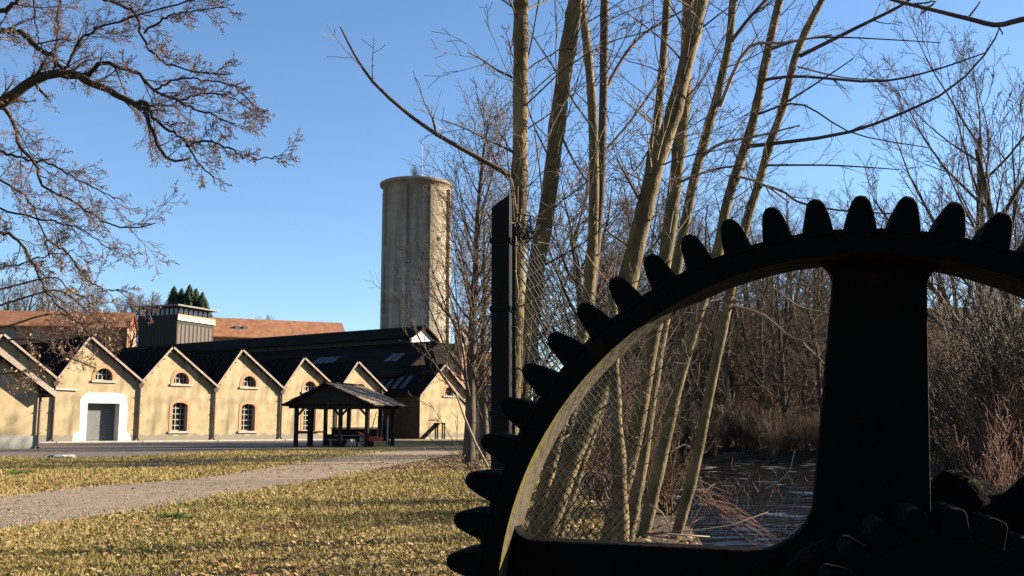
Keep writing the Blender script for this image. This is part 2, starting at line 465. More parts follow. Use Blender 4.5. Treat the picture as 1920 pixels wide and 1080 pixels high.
def hgt(x, y):
    x = np.asarray(x, float); y = np.asarray(y, float)
    ch = sst(-0.2, 1.6, x - xl(y)) * (1 - sst(-2.2, 0.4, x - xr(y))) * sst(3, 7, y) * (1 - sst(54, 60, y))
    z = -1.5 * ch
    rise = np.clip(0.05 * (x - xr(y) - 1.5), 0, 5) * sst(0, 4, x - xr(y))
    far = np.clip(0.36 * (y - 62), 0, 13.5) * sst(0, 10, x - 1.5) * (1 - sst(98, 114, y) * (1 - sst(40, 80, x)))
    z = z + np.maximum(rise, far)
    z = z + 20 * sst(172, 235, y) * (1 - sst(-8, 10, x))
    z = z + 0.18 * sst(0, 6, x + 0.5) * np.sin(x * 1.3 + y * 0.4) * np.sin(y * 0.9) * (1 - ch)
    return z

def h1(x, y): return float(hgt(x, y))

def axis(parts):
    out = []
    for a, b, n in parts: out += list(np.linspace(a, b, n, endpoint=False))
    return np.array(out + [parts[-1][1]])
gx = axis([(-1500, -200, 10), (-200, -40, 20), (-40, -2, 24), (-2, 30, 90), (30, 90, 40), (90, 1500, 16)])
gy = axis([(-300, -10, 8), (-10, 2, 8), (2, 66, 140), (66, 120, 40), (120, 260, 40), (260, 2500, 14)])
GX, GY = np.meshgrid(gx, gy)
GZ = hgt(GX, GY)
vv = np.stack([GX.ravel(), GY.ravel(), GZ.ravel()], 1)
nx, ny = len(gx), len(gy)
ii, jj = np.meshgrid(np.arange(nx - 1), np.arange(ny - 1))
a0 = (jj * nx + ii).ravel()
ff = np.stack([a0, a0 + 1, a0 + nx + 1, a0 + nx], 1)
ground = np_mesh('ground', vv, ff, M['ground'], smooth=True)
tag(ground, kind='structure')
lit = np.clip(sst(-1.0, 2.0, GX) + sst(150, 175, GY) + 0.95 * sst(28, 31, GY) * (1 - sst(44, 50, GY)) * sst(-8, -4, GX), 0, 1)
am = ground.data.attributes.new('bank_shade', 'FLOAT', 'POINT')
bank_shade_v = sst(-1.6, 0.2, GX - xl(GY)) * (1 - sst(-0.5, 2.0, GX - xr(GY))) * (1 - sst(61, 64, GY)) * sst(4, 8, GY)  # mask of the painted shade along both water edges
am.data.foreach_set('value', bank_shade_v.ravel().astype(np.float32))
al = ground.data.attributes.new('litter', 'FLOAT', 'POINT')
al.data.foreach_set('value', lit.ravel().astype(np.float32))

# river surface
wy = np.linspace(4, 62, 60)
wv, wf = [], []
for k, y in enumerate(wy):
    for j in range(9):
        t = j / 8
        wv.append((xl(y) - 1 + t * (xr(y) + 2 - xl(y)), y, WATER_Z))
for k in range(59):
    for j in range(8):
        a = k * 9 + j
        wf.append((a, a + 1, a + 10, a + 9))
river = np_mesh('river_water', np.array(wv), np.array(wf), M['water'], smooth=True)
tag(river, kind='structure')

# paths on the flat ground
def wob(t, seed, amp):
    return amp * (math.sin(t * 1.7 + seed) + 0.6 * math.sin(t * 4.1 + seed * 2) + 0.35 * math.sin(t * 9.7 + seed * 3)) / 2

def strip(name, up, lo, m, z, n=120, amp=0.15):
    """Sheet between two edges, each a list of ground points."""
    def samp(P, t):
        s = t * (len(P) - 1); i = min(int(s), len(P) - 2); f = s - i
        p0 = P[max(i - 1, 0)]; p1 = P[i]; p2 = P[i + 1]; p3 = P[min(i + 2, len(P) - 1)]
        return tuple(0.5 * ((2 * b) + (-a + c) * f + (2 * a - 5 * b + 4 * c - d) * f * f + (-a + 3 * b - 3 * c + d) * f ** 3) for a, b, c, d in zip(p0, p1, p2, p3))
    vs, fs = [], []
    E = []
    for k in range(n):
        t = k / (n - 1)
        a = samp(up, t); b = samp(lo, t)
        a = (a[0], a[1] + wob(t * 22, 1, amp)); b = (b[0], b[1] + wob(t * 26, 4, amp))
        E.append((a, b))
        for j in range(5):
            f = j / 4
            vs.append((a[0] + (b[0] - a[0]) * f, a[1] + (b[1] - a[1]) * f, z))
    for k in range(n - 1):
        for j in range(4):
            q = k * 5 + j
            fs.append((q, q + 1, q + 6, q + 5))
    o = np_mesh(name, np.array(vs), np.array(fs), m, smooth=True)
    tag(o, kind='structure')
    return E

def G(px, py):
    p = gp(px, py); return (p.x, p.y)
path_up = [G(-260, 958), G(-100, 943), G(0, 932), G(150, 914), G(290, 904), G(400, 893), G(500, 878), G(600, 862), G(690, 850), G(780, 842), G(860, 836)]
path_lo = [G(-260, 1050), G(-100, 1020), G(0, 1001), G(150, 977), G(290, 956), G(400, 934), G(500, 918), G(600, 901), G(690, 884), G(780, 866), G(860, 852)]
path_E = strip('gravel_path', path_up, path_lo, M['gravel'], 0.006, amp=0.22)
yard_lo = [G(-300, 868), G(-100, 862), G(0, 858), G(120, 860), G(230, 858), G(330, 852), G(450, 845), G(540, 841), G(620, 839), G(700, 837)]
yard_up = [(-75, 60), (-60, 74), (-52, 88), (-44, 92), (-36, 98), (-30, 102), (-22, 108), (-17, 110), (-13, 110), (-10, 104)]
soil_E = strip('soil_strip', [G(175, 872), G(260, 869), (-13.6, 37.2), G(460, 859), G(560, 853), G(650, 849)], [G(165, 876), G(260, 877), G(340, 874), G(450, 867), G(560, 858), G(650, 851)], mat('dark_bare_soil', [(0.03, 0.02, 0.014), (0.085, 0.06, 0.04)], 3, 0.95, 0.6, 20, coord='World'), 0.012, amp=0.3)
yard_E = strip('asphalt_yard', yard_up, yard_lo, M['asphalt'], 0.005, amp=0.35)

def inside(E, x, y):
    """Is each point inside the strip of edge pairs (numpy arrays)?"""
    poly = [e[0] for e in E] + [e[1] for e in reversed(E)]
    x = np.asarray(x); y = np.asarray(y)
    res = np.zeros(x.shape, bool)
    n = len(poly)
    for i in range(n):
        x0, y0 = poly[i]; x1, y1 = poly[(i + 1) % n]
        if y0 == y1: continue
        cond = ((y0 > y) != (y1 > y)) & (x < (x1 - x0) * (y - y0) / (y1 - y0) + x0)
        res ^= cond
    return res

# ------------------------------------------------------------------ gabled sheds in a row
E_ANG = math.atan2(0.741, 0.671)                 # bearing of the row of gables
ROW0 = Vector((-38.2, 83.6, 0))
def row(t, d=0.0):
    return ROW0 + Vector((0.671, 0.741, 0)) * t + Vector((-0.741, 0.671, 0)) * d

def arch(cx, z0, w, hs, rise, n=9):
    """Outline of a window: straight sides hs high, then an arch of the given rise."""
    p = [(cx - w / 2, z0), (cx + w / 2, z0)]
    for k in range(n + 1):
        a = math.pi * k / n
        p.append((cx + w / 2 * math.cos(a), z0 + hs + rise * math.sin(a)))
    return p

def flat_with_holes(mb, outer, holes, y, mi=0):
    loops = [[Vector((x, z, 0)) for x, z in L_] for L_ in [outer] + holes]
    tris = tessellate_polygon(loops)
    flat = [v for L_ in loops for v in L_]
    vs = [(v.x, y, v.y) for v in flat]
    fs = []
    for a, b, c in tris:
        n = (flat[b] - flat[a]).cross(flat[c] - flat[a]).z
        fs.append((a, b, c) if n > 0 else (a, c, b))
    mb.add(vs, fs, mi)

def reveal(mb, loop, y0, y1, mi=0):
    n = len(loop)
    vs = [(x, y0, z) for x, z in loop] + [(x, y1, z) for x, z in loop]
    mb.add(vs, [(i, i + n, (i + 1) % n + n, (i + 1) % n) for i in range(n)], mi)

def window(root, cx, z0, w, hs, rise, cols, rows_, sur=0.32, name='window', proud=0.03, depth=0.45):
    """Brick surround (the part), with pane, glazing bars and sill as its sub-parts."""
    inner = arch(cx, z0, w, hs, rise)
    outer = arch(cx, z0 - 0.02, w + 2 * sur, hs + 0.06, rise + sur * 0.95)
    mb = MB()
    flat_with_holes(mb, outer, [inner], -proud)
    reveal(mb, outer, -proud, 0.02)
    reveal(mb, inner, -proud, depth)
    sr = mb.build(name, M['brick'], root)
    g = MB(); flat_with_holes(g, inner, [], depth - 0.02)
    g.build('pane', M['glass'], sr)
    b = MB()
    H = hs + rise
    for k in range(1, cols):
        x = cx - w / 2 + w * k / cols
        top = z0 + hs + rise * math.sqrt(max(0, 1 - ((x - cx) / (w / 2)) ** 2))
        b.box(x - 0.035, x + 0.035, depth - 0.09, depth - 0.03, z0 + 0.02, top)
    for k in range(1, rows_):
        z = z0 + H * k / rows_
        hw = w / 2 if z < z0 + hs else w / 2 * math.sqrt(max(0.02, 1 - ((z - z0 - hs) / rise) ** 2))
        b.box(cx - hw, cx + hw, depth - 0.095, depth - 0.035, z - 0.035, z + 0.035)
    b.box(cx - w / 2, cx - w / 2 + 0.09, depth - 0.1, depth - 0.025, z0, z0 + hs)
    b.box(cx + w / 2 - 0.09, cx + w / 2, depth - 0.1, depth - 0.025, z0, z0 + hs)
    b.box(cx - w / 2, cx + w / 2, depth - 0.1, depth - 0.022, z0, z0 + 0.09)
    b.build('glazing_bars', M['bar'], sr)
    s = MB(); s.box(cx - w / 2 - sur - 0.05, cx + w / 2 + sur + 0.05, -0.14, 0.2, z0 - 0.20, z0 - 0.025)
    s.build('window_sill', M['kerbstone'], sr)
    return sr

def shed(t0, t1, pk, zv0, zpk, zv1, label, depth=26.0, feats=(), base=0.0, d0=0.0, pipe=True, left_end=False, right_end=False, verge_m='verge'):
    """One gabled bay: local x along the row, y into the building."""
    root = empty('gabled_shed', row(t0, d0) + Vector((0, 0, base)), E_ANG, label, 'shed', 'cream gabled sheds in a row')
    L_ = t1 - t0
    wall = MB()
    holes = []
    for f in feats:
        if f[0] == 'door': holes.append([(f[1], 0.02), (f[2], 0.02), (f[2], f[3]), (f[1], f[3])])
        else: holes.append(arch(*f[1:6]))
    flat_with_holes(wall, [(0, 0), (L_, 0), (L_, zv1), (pk, zpk), (0, zv0)], holes, 0.0)
    bw = MB(); bw.box(0, L_, depth, depth + 0.3, 0, min(zv0, zv1)); bw.build('rear_wall', M['plaster'], root)
    if left_end:
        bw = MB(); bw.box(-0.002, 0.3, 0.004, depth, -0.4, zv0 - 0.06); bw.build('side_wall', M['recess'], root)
    if right_end:
        bw = MB(); bw.box(L_ - 0.3, L_ + 0.002, 0.004, depth, -0.4, zv1 - 0.06); bw.build('side_wall', M['plaster'], root)
    wo = wall.build('wall', M['plaster'], root)
    # roof: two slopes with a real thickness, overhanging the gable
    oh, th = 0.42, 0.16
    rf = MB()
    nl = Vector((-(zpk - zv0), 0, pk)).normalized() * th
    nr = Vector((zpk - zv1, 0, L_ - pk)).normalized() * th
    exl = 0.25 if left_end else 0.0
    exr = 0.3 if right_end else 0.0
    def ext(x): return zv0 - (zpk - zv0) / pk * x
    def exr_(x): return zv1 - (zpk - zv1) / (L_ - pk) * x
    rf.slab([(-exl, -oh, ext(exl)), (pk, -oh, zpk), (pk, depth, zpk), (-exl, depth, ext(exl))], nl)
    rf.slab([(pk, -oh, zpk), (L_ + exr, -oh, exr_(exr)), (L_ + exr, depth, exr_(exr)), (pk, depth, zpk)], nr)
    ro = rf.build('roof', M['slate'], root)
    sm = MB()
    for (xa, za, xb, zb_, n_) in ((-exl, ext(exl), pk, zpk, nl), (pk, zpk, L_ + exr, exr_(exr), nr)):
        a_ = Vector((xa, 0, za)) + n_ * 1.12; b_ = Vector((xb, 0, zb_)) + n_ * 1.12
        for q in range(int(depth / 0.9)):
            o_ = Vector((0, 0.3 + q * 0.9, 0)); sm.beam(a_ + o_, b_ + o_, 0.07, 0.09, up=tuple(n_))
    tag(sm.build('sheet_seams', M['slate'], ro), kind='stuff')
    k = MB()
    k.beam((pk, -oh, zpk + th * 1.1), (pk, depth, zpk + th * 1.1), 0.34, 0.10)
    k.build('ridge_cap', M['slate'], ro)
    # verge boards, pale, along both slopes; dark soffit strips behind
    vb = MB()
    for (xa, za, xb, zb, n_) in ((-exl, ext(exl), pk, zpk, nl), (pk, zpk, L_ + exr, exr_(exr), nr)):
        a = Vector((xa, -oh - 0.004, za)); b = Vector((xb, -oh - 0.004, zb))
        vb.slab([a + n_ * 0.1, b + n_ * 0.1, b + n_ * 1.2, a + n_ * 1.2], (0, -0.045, 0))
    vb.build('verge_board', M[verge_m], root)
    sf = MB()
    for (xa, za, xb, zb, n_) in ((-exl, ext(exl), pk, zpk, nl), (pk, zpk, L_ + exr, exr_(exr), nr)):
        for q in range(5):
            f = (q + 0.5) / 5
            p = Vector((xa + (xb - xa) * f, 0, za + (zb - za) * f)) - n_ * 0.5
            sf.beam(p + Vector((0, -oh + 0.02, 0)), p + Vector((0, -0.01, 0)), 0.10, 0.12)
    tag(sf.build('rafter_ends', M['soffit'], root), kind='stuff')
    if pipe:
        x = L_
        pp = MB()
        pp.tube([(x - 0.05, -0.14, zv1 - 0.25), (x - 0.05, -0.14, 0.35), (x - 0.05, -0.28, 0.15)], 0.10, 8)
        for z in (1.2, 2.6, 4.0): pp.box(x - 0.18, x + 0.08, -0.26, 0.0, z, z + 0.06)
        po = pp.build('downpipe', M['pipe'], root, smooth=False)
        hp = MB()
        hp.slab([(x - 0.32, -0.34, zv1 - 0.02), (x + 0.24, -0.34, zv1 - 0.02), (x + 0.1, -0.26, zv1 - 0.42), (x - 0.2, -0.26, zv1 - 0.42)], (0, 0.26, 0))
        hp.build('hopper', M['pipe'], po)
    pl = MB(); pl.box(0.05, L_ - 0.05, -0.9, -0.004, 0.0, 0.12)
    pl.build('kerb', M['kerbstone'], root)
    for f in feats:
        if f[0] == 'door':
            x0, x1, zt = f[1:4]
            fr = MB()
            n = 8
            o2 = [(x0 - 1.15, 0.02), (x1 + 1.2, 0.02), (x1 + 1.1, 0.75), (x1 + 0.72, 0.9), (x1 + 0.75, zt - 0.1)]
            for q in range(n + 1):
                a = R(90) * q / n
                o2.append((x1 - 0.25 + 1.0 * math.cos(a), zt + 0.1 + 0.85 * math.sin(a)))
            for q in range(n + 1):
                a = R(90) + R(90) * q / n
                o2.append((x0 + 0.35 + 1.0 * math.cos(a), zt + 0.1 + 0.85 * math.sin(a)))
            o2 += [(x0 - 0.65, 0.95), (x0 - 1.05, 0.7)]
            o2 = [(a_ + (rng.uniform(-0.09, 0.09) if i_ > 1 else 0), b_ + (rng.uniform(-0.07, 0.07) if i_ > 1 else 0)) for i_, (a_, b_) in enumerate(o2)]
            flat_with_holes(fr, o2, [[(x0, 0.02), (x1, 0.02), (x1, zt), (x0, zt)]], -0.012)
            reveal(fr, o2, -0.012, 0.02)
            reveal(fr, [(x0, 0.02), (x1, 0.02), (x1, zt), (x0, zt)], -0.012, 0.95)
            fr.build('door_surround', M['white_plaster'], root)
            d = MB()
            for q in range(14):
                z = 0.02 + (zt - 0.02) * q / 14
                d.box(x0, x1, 0.8 + (q % 2) * 0.006, 0.88, z, z + (zt - 0.02) / 14 - 0.012)
            d.build('roller_door', M['door_grey'], root)
        elif f[0] == 'arched':
            window(root, *f[1:6], 4, 2, name='arched_window')
        else:
            window(root, *f[1:6], 3, 5, name='tall_window', sur=0.3)
    return root, wo

UP = lambda cx, z0=5.25: ('arched', cx, z0, 1.5, 0.35, 0.7)
TL = lambda cx: ('tall', cx, 0.95, 1.5, 2.25, 0.35)
shed(-7.5, 0, 2.9, 5.0, 8.6, 5.14, 'cream gabled shed at the left picture edge, half hidden by the nearer low annex')
shed(0, 7.5, 2.6, 5.14, 8.84, 5.2, 'cream gabled shed with the grey roller door in a white surround', feats=[('door', 2.85, 5.7, 3.34), UP(4.15, 5.32)])
shed(7.5, 15, 2.8, 5.2, 8.43, 5.0, 'cream gabled shed with arched and tall windows, next after the roller door', feats=[UP(4.0), TL(4.0)])
shed(15, 22.5, 2.6, 5.0, 8.6, 5.0, 'cream gabled shed with arched and tall windows, just before the one behind the pavilion', feats=[UP(3.75, 5.2), TL(3.75)])
shed(22.5, 29.4, 2.4, 5.0, 8.2, 5.0, 'cream gabled shed standing behind the left half of the timber pavilion', feats=[UP(3.5, 4.95), TL(3.5)])
shed(29.4, 35.6, 2.5, 5.0, 8.15, 5.4, 'short cream gabled shed whose gable shows above the pavilion roof', feats=[UP(3.2, 4.9)], right_end=True)
pp_ = MB(); pp_.tube([row(-0.4, -0.12) + Vector((0, 0, 4.45)), row(1.9, -0.12) + Vector((0, 0, 4.4))], 0.06, 6)
po_ = pp_.build('pale_wall_pipe', M['white_metal']); tag(po_, 'short pale horizontal pipe on the wall left of the roller door', 'pipe')
g6, g6w = shed(41.3, 48.8, 3.6, 5.0, 8.46, 5.2, 'cream gabled shed standing alone beyond the dark recess, nearest the trees', feats=[('arched', 4.6, 5.0, 1.3, 0.35, 0.65)], left_end=True, right_end=True, pipe=False, depth=30)
# glass roof strips on its long dark slope
gl = MB()
for k in range(6):
    y = 3.5 + k * 1.5
    sl_ = (8.46 - 5.0) / 3.6
    for xa, xb in ((0.7, 2.3),):
        n_ = Vector((-sl_, 0, 1)).normalized() * 0.2
        p = [Vector((xa, y, 5.0 + sl_ * xa)), Vector((xb, y, 5.0 + sl_ * xb)), Vector((xb, y + 0.75 + 0.2 * (k % 2), 5.0 + sl_ * xb)), Vector((xa, y + 0.75, 5.0 + sl_ * xa))]
        gl.slab([q + n_ * 0.9 for q in p], n_ * 0.2)
M['rooflight'] = mat('blue_grey_rooflight', [(0.05, 0.062, 0.075), (0.10, 0.115, 0.13)], 2, 0.5, spec=0.3)
gl.build('rooflight', M['rooflight'], g6)
# recessed link between the last two gables
lk = empty('recessed_link', row(35.6, 7.0), E_ANG, 'dark recessed wall between the last two gables, right of the pavilion', 'wall')
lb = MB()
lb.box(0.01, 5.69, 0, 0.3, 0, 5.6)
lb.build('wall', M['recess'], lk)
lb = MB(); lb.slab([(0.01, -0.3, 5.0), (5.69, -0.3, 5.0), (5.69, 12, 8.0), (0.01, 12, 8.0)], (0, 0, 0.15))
lb.build('roof', M['slate'], lk)
lb = MB()
for k in range(2): lb.box(1.0 + k * 2.4, 2.0 + k * 2.4, -0.05, 0.1, 1.2, 3.6)
lb.build('window', M['glass'], lk)

# nearer low annex at the left edge
an = empty('low_annex', (-28.4, 60.0, 0), E_ANG, 'nearer cream annex cut off by the left picture edge, white verge on its roof', 'building')
ab = MB()
flat_with_holes(ab, [(-12, 0), (0, 0), (0, 3.6), (-4.9, 7.1), (-9.8, 3.6), (-12, 3.6)], [], 0)
ab.box(-0.3, 0, 0.004, 12, 0, 3.55); ab.box(-12, 0, 12, 12.3, 0, 3.6)
ab.build('wall', M['plaster'], an)
ab = MB(); ab.box(-12, 0.03, -0.035, -0.003, 0, 0.8)
ab.build('plinth', M['kerbstone'], an)
ab = MB()
nn = Vector((3.5, 0, 4.9)).normalized() * 0.2
s5 = 3.5 / 4.9
ab.slab([(-4.9, -0.75, 7.1), (0.75, -0.75, 3.6 - 0.75 * s5), (0.75, 12.3, 3.6 - 0.75 * s5), (-4.9, 12.3, 7.1)], nn)
nm = Vector((-3.5, 0, 4.9)).normalized() * 0.2
ab.slab([(-12.5, -0.75, 7.1 - 7.6 * s5), (-4.9, -0.75, 7.1), (-4.9, 12.3, 7.1), (-12.5, 12.3, 7.1 - 7.6 * s5)], nm)
ab.build('roof', M['slate'], an)
ab = MB()
ab.slab([Vector((-4.9, -0.755, 7.1)) - nn * 0.3, Vector((0.75, -0.755, 3.6 - 0.75 * s5)) - nn * 0.3, Vector((0.75, -0.755, 3.6 - 0.75 * s5)) + nn * 1.2, Vector((-4.9, -0.755, 7.1)) + nn * 1.2], (0, -0.05, 0))
ab.build('verge_board', M['verge'], an)
ab = MB()
for q in range(7):
    x = -4.6 + q * 0.75
    z = 7.1 - (x + 4.9) * s5 - 0.16
    ab.beam((x, -0.73, z), (x, -0.01, z), 0.1, 0.14)
tag(ab.build('rafter_ends', M['soffit'], an), kind='stuff')
ab = MB()
ab.tube([(0.1, -0.1, 3.3), (0.1, -0.1, 0.3), (0.1, -0.25, 0.05)], 0.09, 8)
ab.tube([(0.72, -0.6, 3.1), (0.1, -0.1, 3.3)], 0.07, 8)
for z in (0.9, 2.2): ab.box(-0.03, 0.23, -0.2, -0.036, z, z + 0.05)
ab.build('downpipe', M['pipe'], an)

# ------------------------------------------------------------------ long hall behind the sheds
hR, hL = at(838, 640, 128), at(232, 650, 166)
hd = Vector((hR.x - hL.x, hR.y - hL.y, 0)); HL = hd.length; hang = math.atan2(hd.y, hd.x)
hall = empty('long_hall', (hL.x, hL.y, 0), hang, 'long dark roofed hall with a raised ridge lantern behind the gabled sheds', 'hall')
zc_ = 12.6   # foot of the lantern
hb = MB()
hb.box(0, HL, -9, 9, 0, 7.2)
hb.build('wall', M['plaster'], hall)
hb = MB(); hb.slab([(HL + 0.5, -9.9, 7.35), (HL + 0.5, 9.9, 7.35), (HL - 0.4, 2.2, 12.1), (HL - 0.4, -2.2, 12.1)], (-0.3, 0, 0))
hb.build('end_cladding', M['hall_roof'], hall)
hb = MB()
for s in (-1, 1):
    hb.slab([(0, s * 10, 7.3), (HL + 0.6, s * 10, 7.3), (HL + 0.6, s * 2.2, 12.0), (0, s * 2.2, 12.0)], (0, 0, 0.2))
hr_ = hb.build('roof', M['hall_roof'], hall)
hb = MB()
hb.box(0.5, HL - 4.3, -2.2, 2.2, 11.8, 13.0)
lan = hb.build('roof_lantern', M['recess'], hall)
hb = MB()
for s in (-1, 1):
    hb.slab([(0, s * 2.7, 12.75), (HL - 3.4, s * 2.7, 12.75), (HL - 3.4, 0, 14.35), (0, 0, 14.35)], (0, 0, 0.18))
hb.build('lantern_roof', M['hall_roof'], lan)
hb = MB(); hb.slab([(HL - 4, -2.25, 11.8), (HL - 4, 2.25, 11.8), (HL - 4, 2.25, 12.9), (HL - 4, 0, 14.25), (HL - 4, -2.25, 12.9)], (-0.29, 0, 0)); hb.build('lantern_gable', M['white_plaster'], lan)
hb = MB()
for k in range(34):
    x = 1 + k * (HL - 6) / 34
    for s in (-1, 1): hb.box(x, x + (HL - 6) / 34 - 0.35, s * 2.21 - 0.02, s * 2.21 + 0.02, 12.05, 12.7)
tag(hb.build('louvre', M['cladding'], lan), kind='stuff')
for k, (xa, xb) in enumerate(((0.40, 0.43), (0.455, 0.475), (0.58, 0.66), (0.74, 0.80), (0.93, 0.965))):
    n_ = 4 if xb - xa > 0.05 else 2
    for q in range(n_):
        hb = MB()
        x0 = HL * (xa + (xb - xa) * q / n_); x1 = x0 + HL * (xb - xa) / n_ * 0.8
        f0, f1 = 0.42, 0.64
        hb.slab([(x0, -10 + 7.8 * f0, 7.3 + 4.7 * f0 + 0.22), (x1, -10 + 7.8 * f0, 7.3 + 4.7 * f0 + 0.22), (x1, -10 + 7.8 * f1, 7.3 + 4.7 * f1 + 0.22), (x0, -10 + 7.8 * f1, 7.3 + 4.7 * f1 + 0.22)], (0, 0, 0.08))
        hb.build('skylight', M['rooflight'], hr_)
ch_ = at(869, 640, 126)
hb = MB()
x, y = HL + 2.6, -0.5
hb = MB(); hb.box(x - 0.55, x + 0.55, y - 0.5, y + 0.5, 0, 13.3); hb.box(x - 0.65, x + 0.65, y - 0.6, y + 0.6, 13.3, 13.55)
for sx in (-0.5, 0.5):
    for sy in (-0.45, 0.45): hb.box(x + sx - 0.08, x + sx + 0.08, y + sy - 0.08, y + sy + 0.08, 13.55, 13.95)
hb.box(x - 0.7, x + 0.7, y - 0.65, y + 0.65, 13.95, 14.1)
ch_o = hb.build('brick_chimney', M['red_brick']); ch_o.location = hall.location; ch_o.rotation_euler = hall.rotation_euler
tag(ch_o, 'small capped brick chimney at the right end of the long hall', 'chimney')
# end gable building right of the hall, seen between the two trees
eb = at(899, 640, 150)
er = empty('end_gable', (eb.x, eb.y, 0), E_ANG, 'narrow cream gable glimpsed between the two slim trees', 'building')
b_ = MB(); flat_with_holes(b_, [(-1.9, 0), (1.9, 0), (1.9, 8.6), (0.0, 12.2), (-1.9, 8.6)], [], 0); b_.box(-1.9, 1.9, 0.004, 12, 0, 8.5)
b_.build('wall', M['plaster'], er)
b_ = MB()
b_.slab([(-2.3, -0.3, 7.84), (0, -0.3, 12.2), (0, 12, 12.2), (-2.3, 12, 7.84)], Vector((-3.6, 0, 1.9)).normalized() * 0.2)
b_.slab([(0, -0.3, 12.2), (2.3, -0.3, 7.84), (2.3, 12, 7.84), (0, 12, 12.2)], Vector((3.6, 0, 1.9)).normalized() * 0.2)
b_.build('roof', M['slate'], er)
# tiny cream cottage with red roof between trunk and fence post
cb = at(916, 780, 95)
cr_ = empty('small_cottage', (cb.x, cb.y, 0), R(20), 'small white cottage with a red roof just left of the fence post', 'cottage')
b_ = MB(); b_.box(-0.9, 0.9, 0, 3, 0, 3.6); b_.build('wall', M['plaster'], cr_)
b_ = MB(); b_.slab([(-1.1, -0.3, 3.5), (1.1, -0.3, 3.5), (1.1, 1.5, 5.2), (-1.1, 1.5, 5.2)], (0, 0, 0.15)); b_.slab([(-1.1, 3.3, 3.5), (1.1, 3.3, 3.5), (1.1, 1.5, 5.2), (-1.1, 1.5, 5.2)], (0, 0, 0.15))
b_.build('roof', M['terracotta'], cr_)

# ------------------------------------------------------------------ water tower
tw = empty('water_tower', (-14.7, 150.0, 0), 0, 'tall ribbed concrete water tower with an overhanging round cap', 'tower')
t = MB(); t.lathe([(5.16, 0), (5.1, 18), (5.02, 37.4)], 64); t.build('shaft', M['concrete'], tw, smooth=True)
for k in range(8):
    Mx = Matrix.Rotation(R(-59 + 45 * k), 4, 'Z')
    rb = MB(); rb.box(4.95, 5.5, -0.30, 0.30, 0, 37.3, M=Mx); rb.build('rib', M['concrete'], tw)
t = MB(); t.lathe([(5.0, 37.3), (5.3, 37.75), (5.62, 38.0), (5.66, 38.35), (5.5, 38.45), (1.6, 38.9), (0.01, 38.95)], 64)
t.build('cap', M['concrete'], tw, smooth=False)
t = MB(); t.lathe([(1.5, 38.8), (1.5, 39.35), (1.2, 39.65), (0.5, 39.9), (0.01, 39.95)], 20); t.box(-2.2, -1.45, -0.4, 0.4, 38.7, 39.3); t.box(1.45, 2.1, -0.5, 0.3, 38.7, 39.4)
t.build('hatch', M['green_paint'], tw)
t = MB(); t.tube([(0.8, 0, 38.8), (0.8, 0, 45.4)], [0.09, 0.05], 6); t.build('antenna', M['white_metal'], tw)
for zz in (11.5, 22.0, 29.0):
    a = R(-77 + 34)
    Mx = Matrix.Rotation(a, 4, 'Z')
    t = MB(); t.box(5.0, 5.13, -0.22, 0.22, zz, zz + 0.6, M=Mx); t.build('window', M['glass'], tw)

# ------------------------------------------------------------------ town on the rise behind
def hill_house(px0, px1, pyr, pye, D, label, dorm=0, dz=0.0, turn=0.0):
    a, b = at(px0, pyr, D), at(px1, pyr, D)
    zr = a.z; ze = at(px0, pye, D - 5).z
    zb = h1((a.x + b.x) / 2, D) - 1
    root = empty('red_roofed_building', ((a.x + b.x) / 2, D, zb), turn, label, 'building')
    hw = (b.x - a.x) / 2
    m = MB(); m.box(-hw, hw, -5, 5, 0, ze - zb); m.build('wall', M['red_brick'], root)
    m = MB()
    for s in (-1, 1):
        m.slab([(-hw - 0.5, s * 5.8, ze - zb - 0.3), (hw + 0.5, s * 5.8, ze - zb - 0.3), (hw + 0.5, 0, zr - zb), (-hw - 0.5, 0, zr - zb)], (0, 0, 0.25))
    m.slab([(-hw, -5, ze - zb), (-hw, 5, ze - zb), (-hw, 0, zr - zb)], (0.2, 0, 0)); m.slab([(hw, -5, ze - zb), (hw, 5, ze - zb), (hw, 0, zr - zb)], (-0.2, 0, 0))
    ro = m.build('roof', M['terracotta'], root)
    return root, hw, ze - zb
r1, hw1, ze1 = hill_house(-190, 238, 584, 610, 232, 'long red roofed brick building at the far left behind the sheds', turn=R(10))
for px in (-60, 10, 55, 112, 160):
    x = at(px, 620, 227).x - r1.location.x
    m = MB(); m.box(x - 1.1, x + 1.1, -5.5, -4.9, ze1 - 3.4, ze1 - 0.9)
    w_ = m.build('window', M['bar'], r1)
    m = MB()
    for k in range(3): m.box(x - 0.95 + k * 0.66, x - 0.4 + k * 0.66, -5.53, -5.45, ze1 - 3.2, ze1 - 1.1)
    m.build('pane', M['glass'], w_)
    m = MB(); m.box(x - 1.3, x + 1.3, -5.9, -4.9, ze1 - 0.88, ze1 - 0.66); m.build('hood', M['terracotta'], w_)
r2, hw2, ze2 = hill_house(392, 640, 602, 634, 236, 'long red roofed building right of the dark timber block', turn=R(24))
for k in range(2):
    m = MB(); x = -hw2 + 6 + k * 1.8
    m.box(x, x + 1.0, -3.4, -2.2, ze2 + 1.2, ze2 + 2.7); m.build('roof_vent', M['flat_roof'], r2)

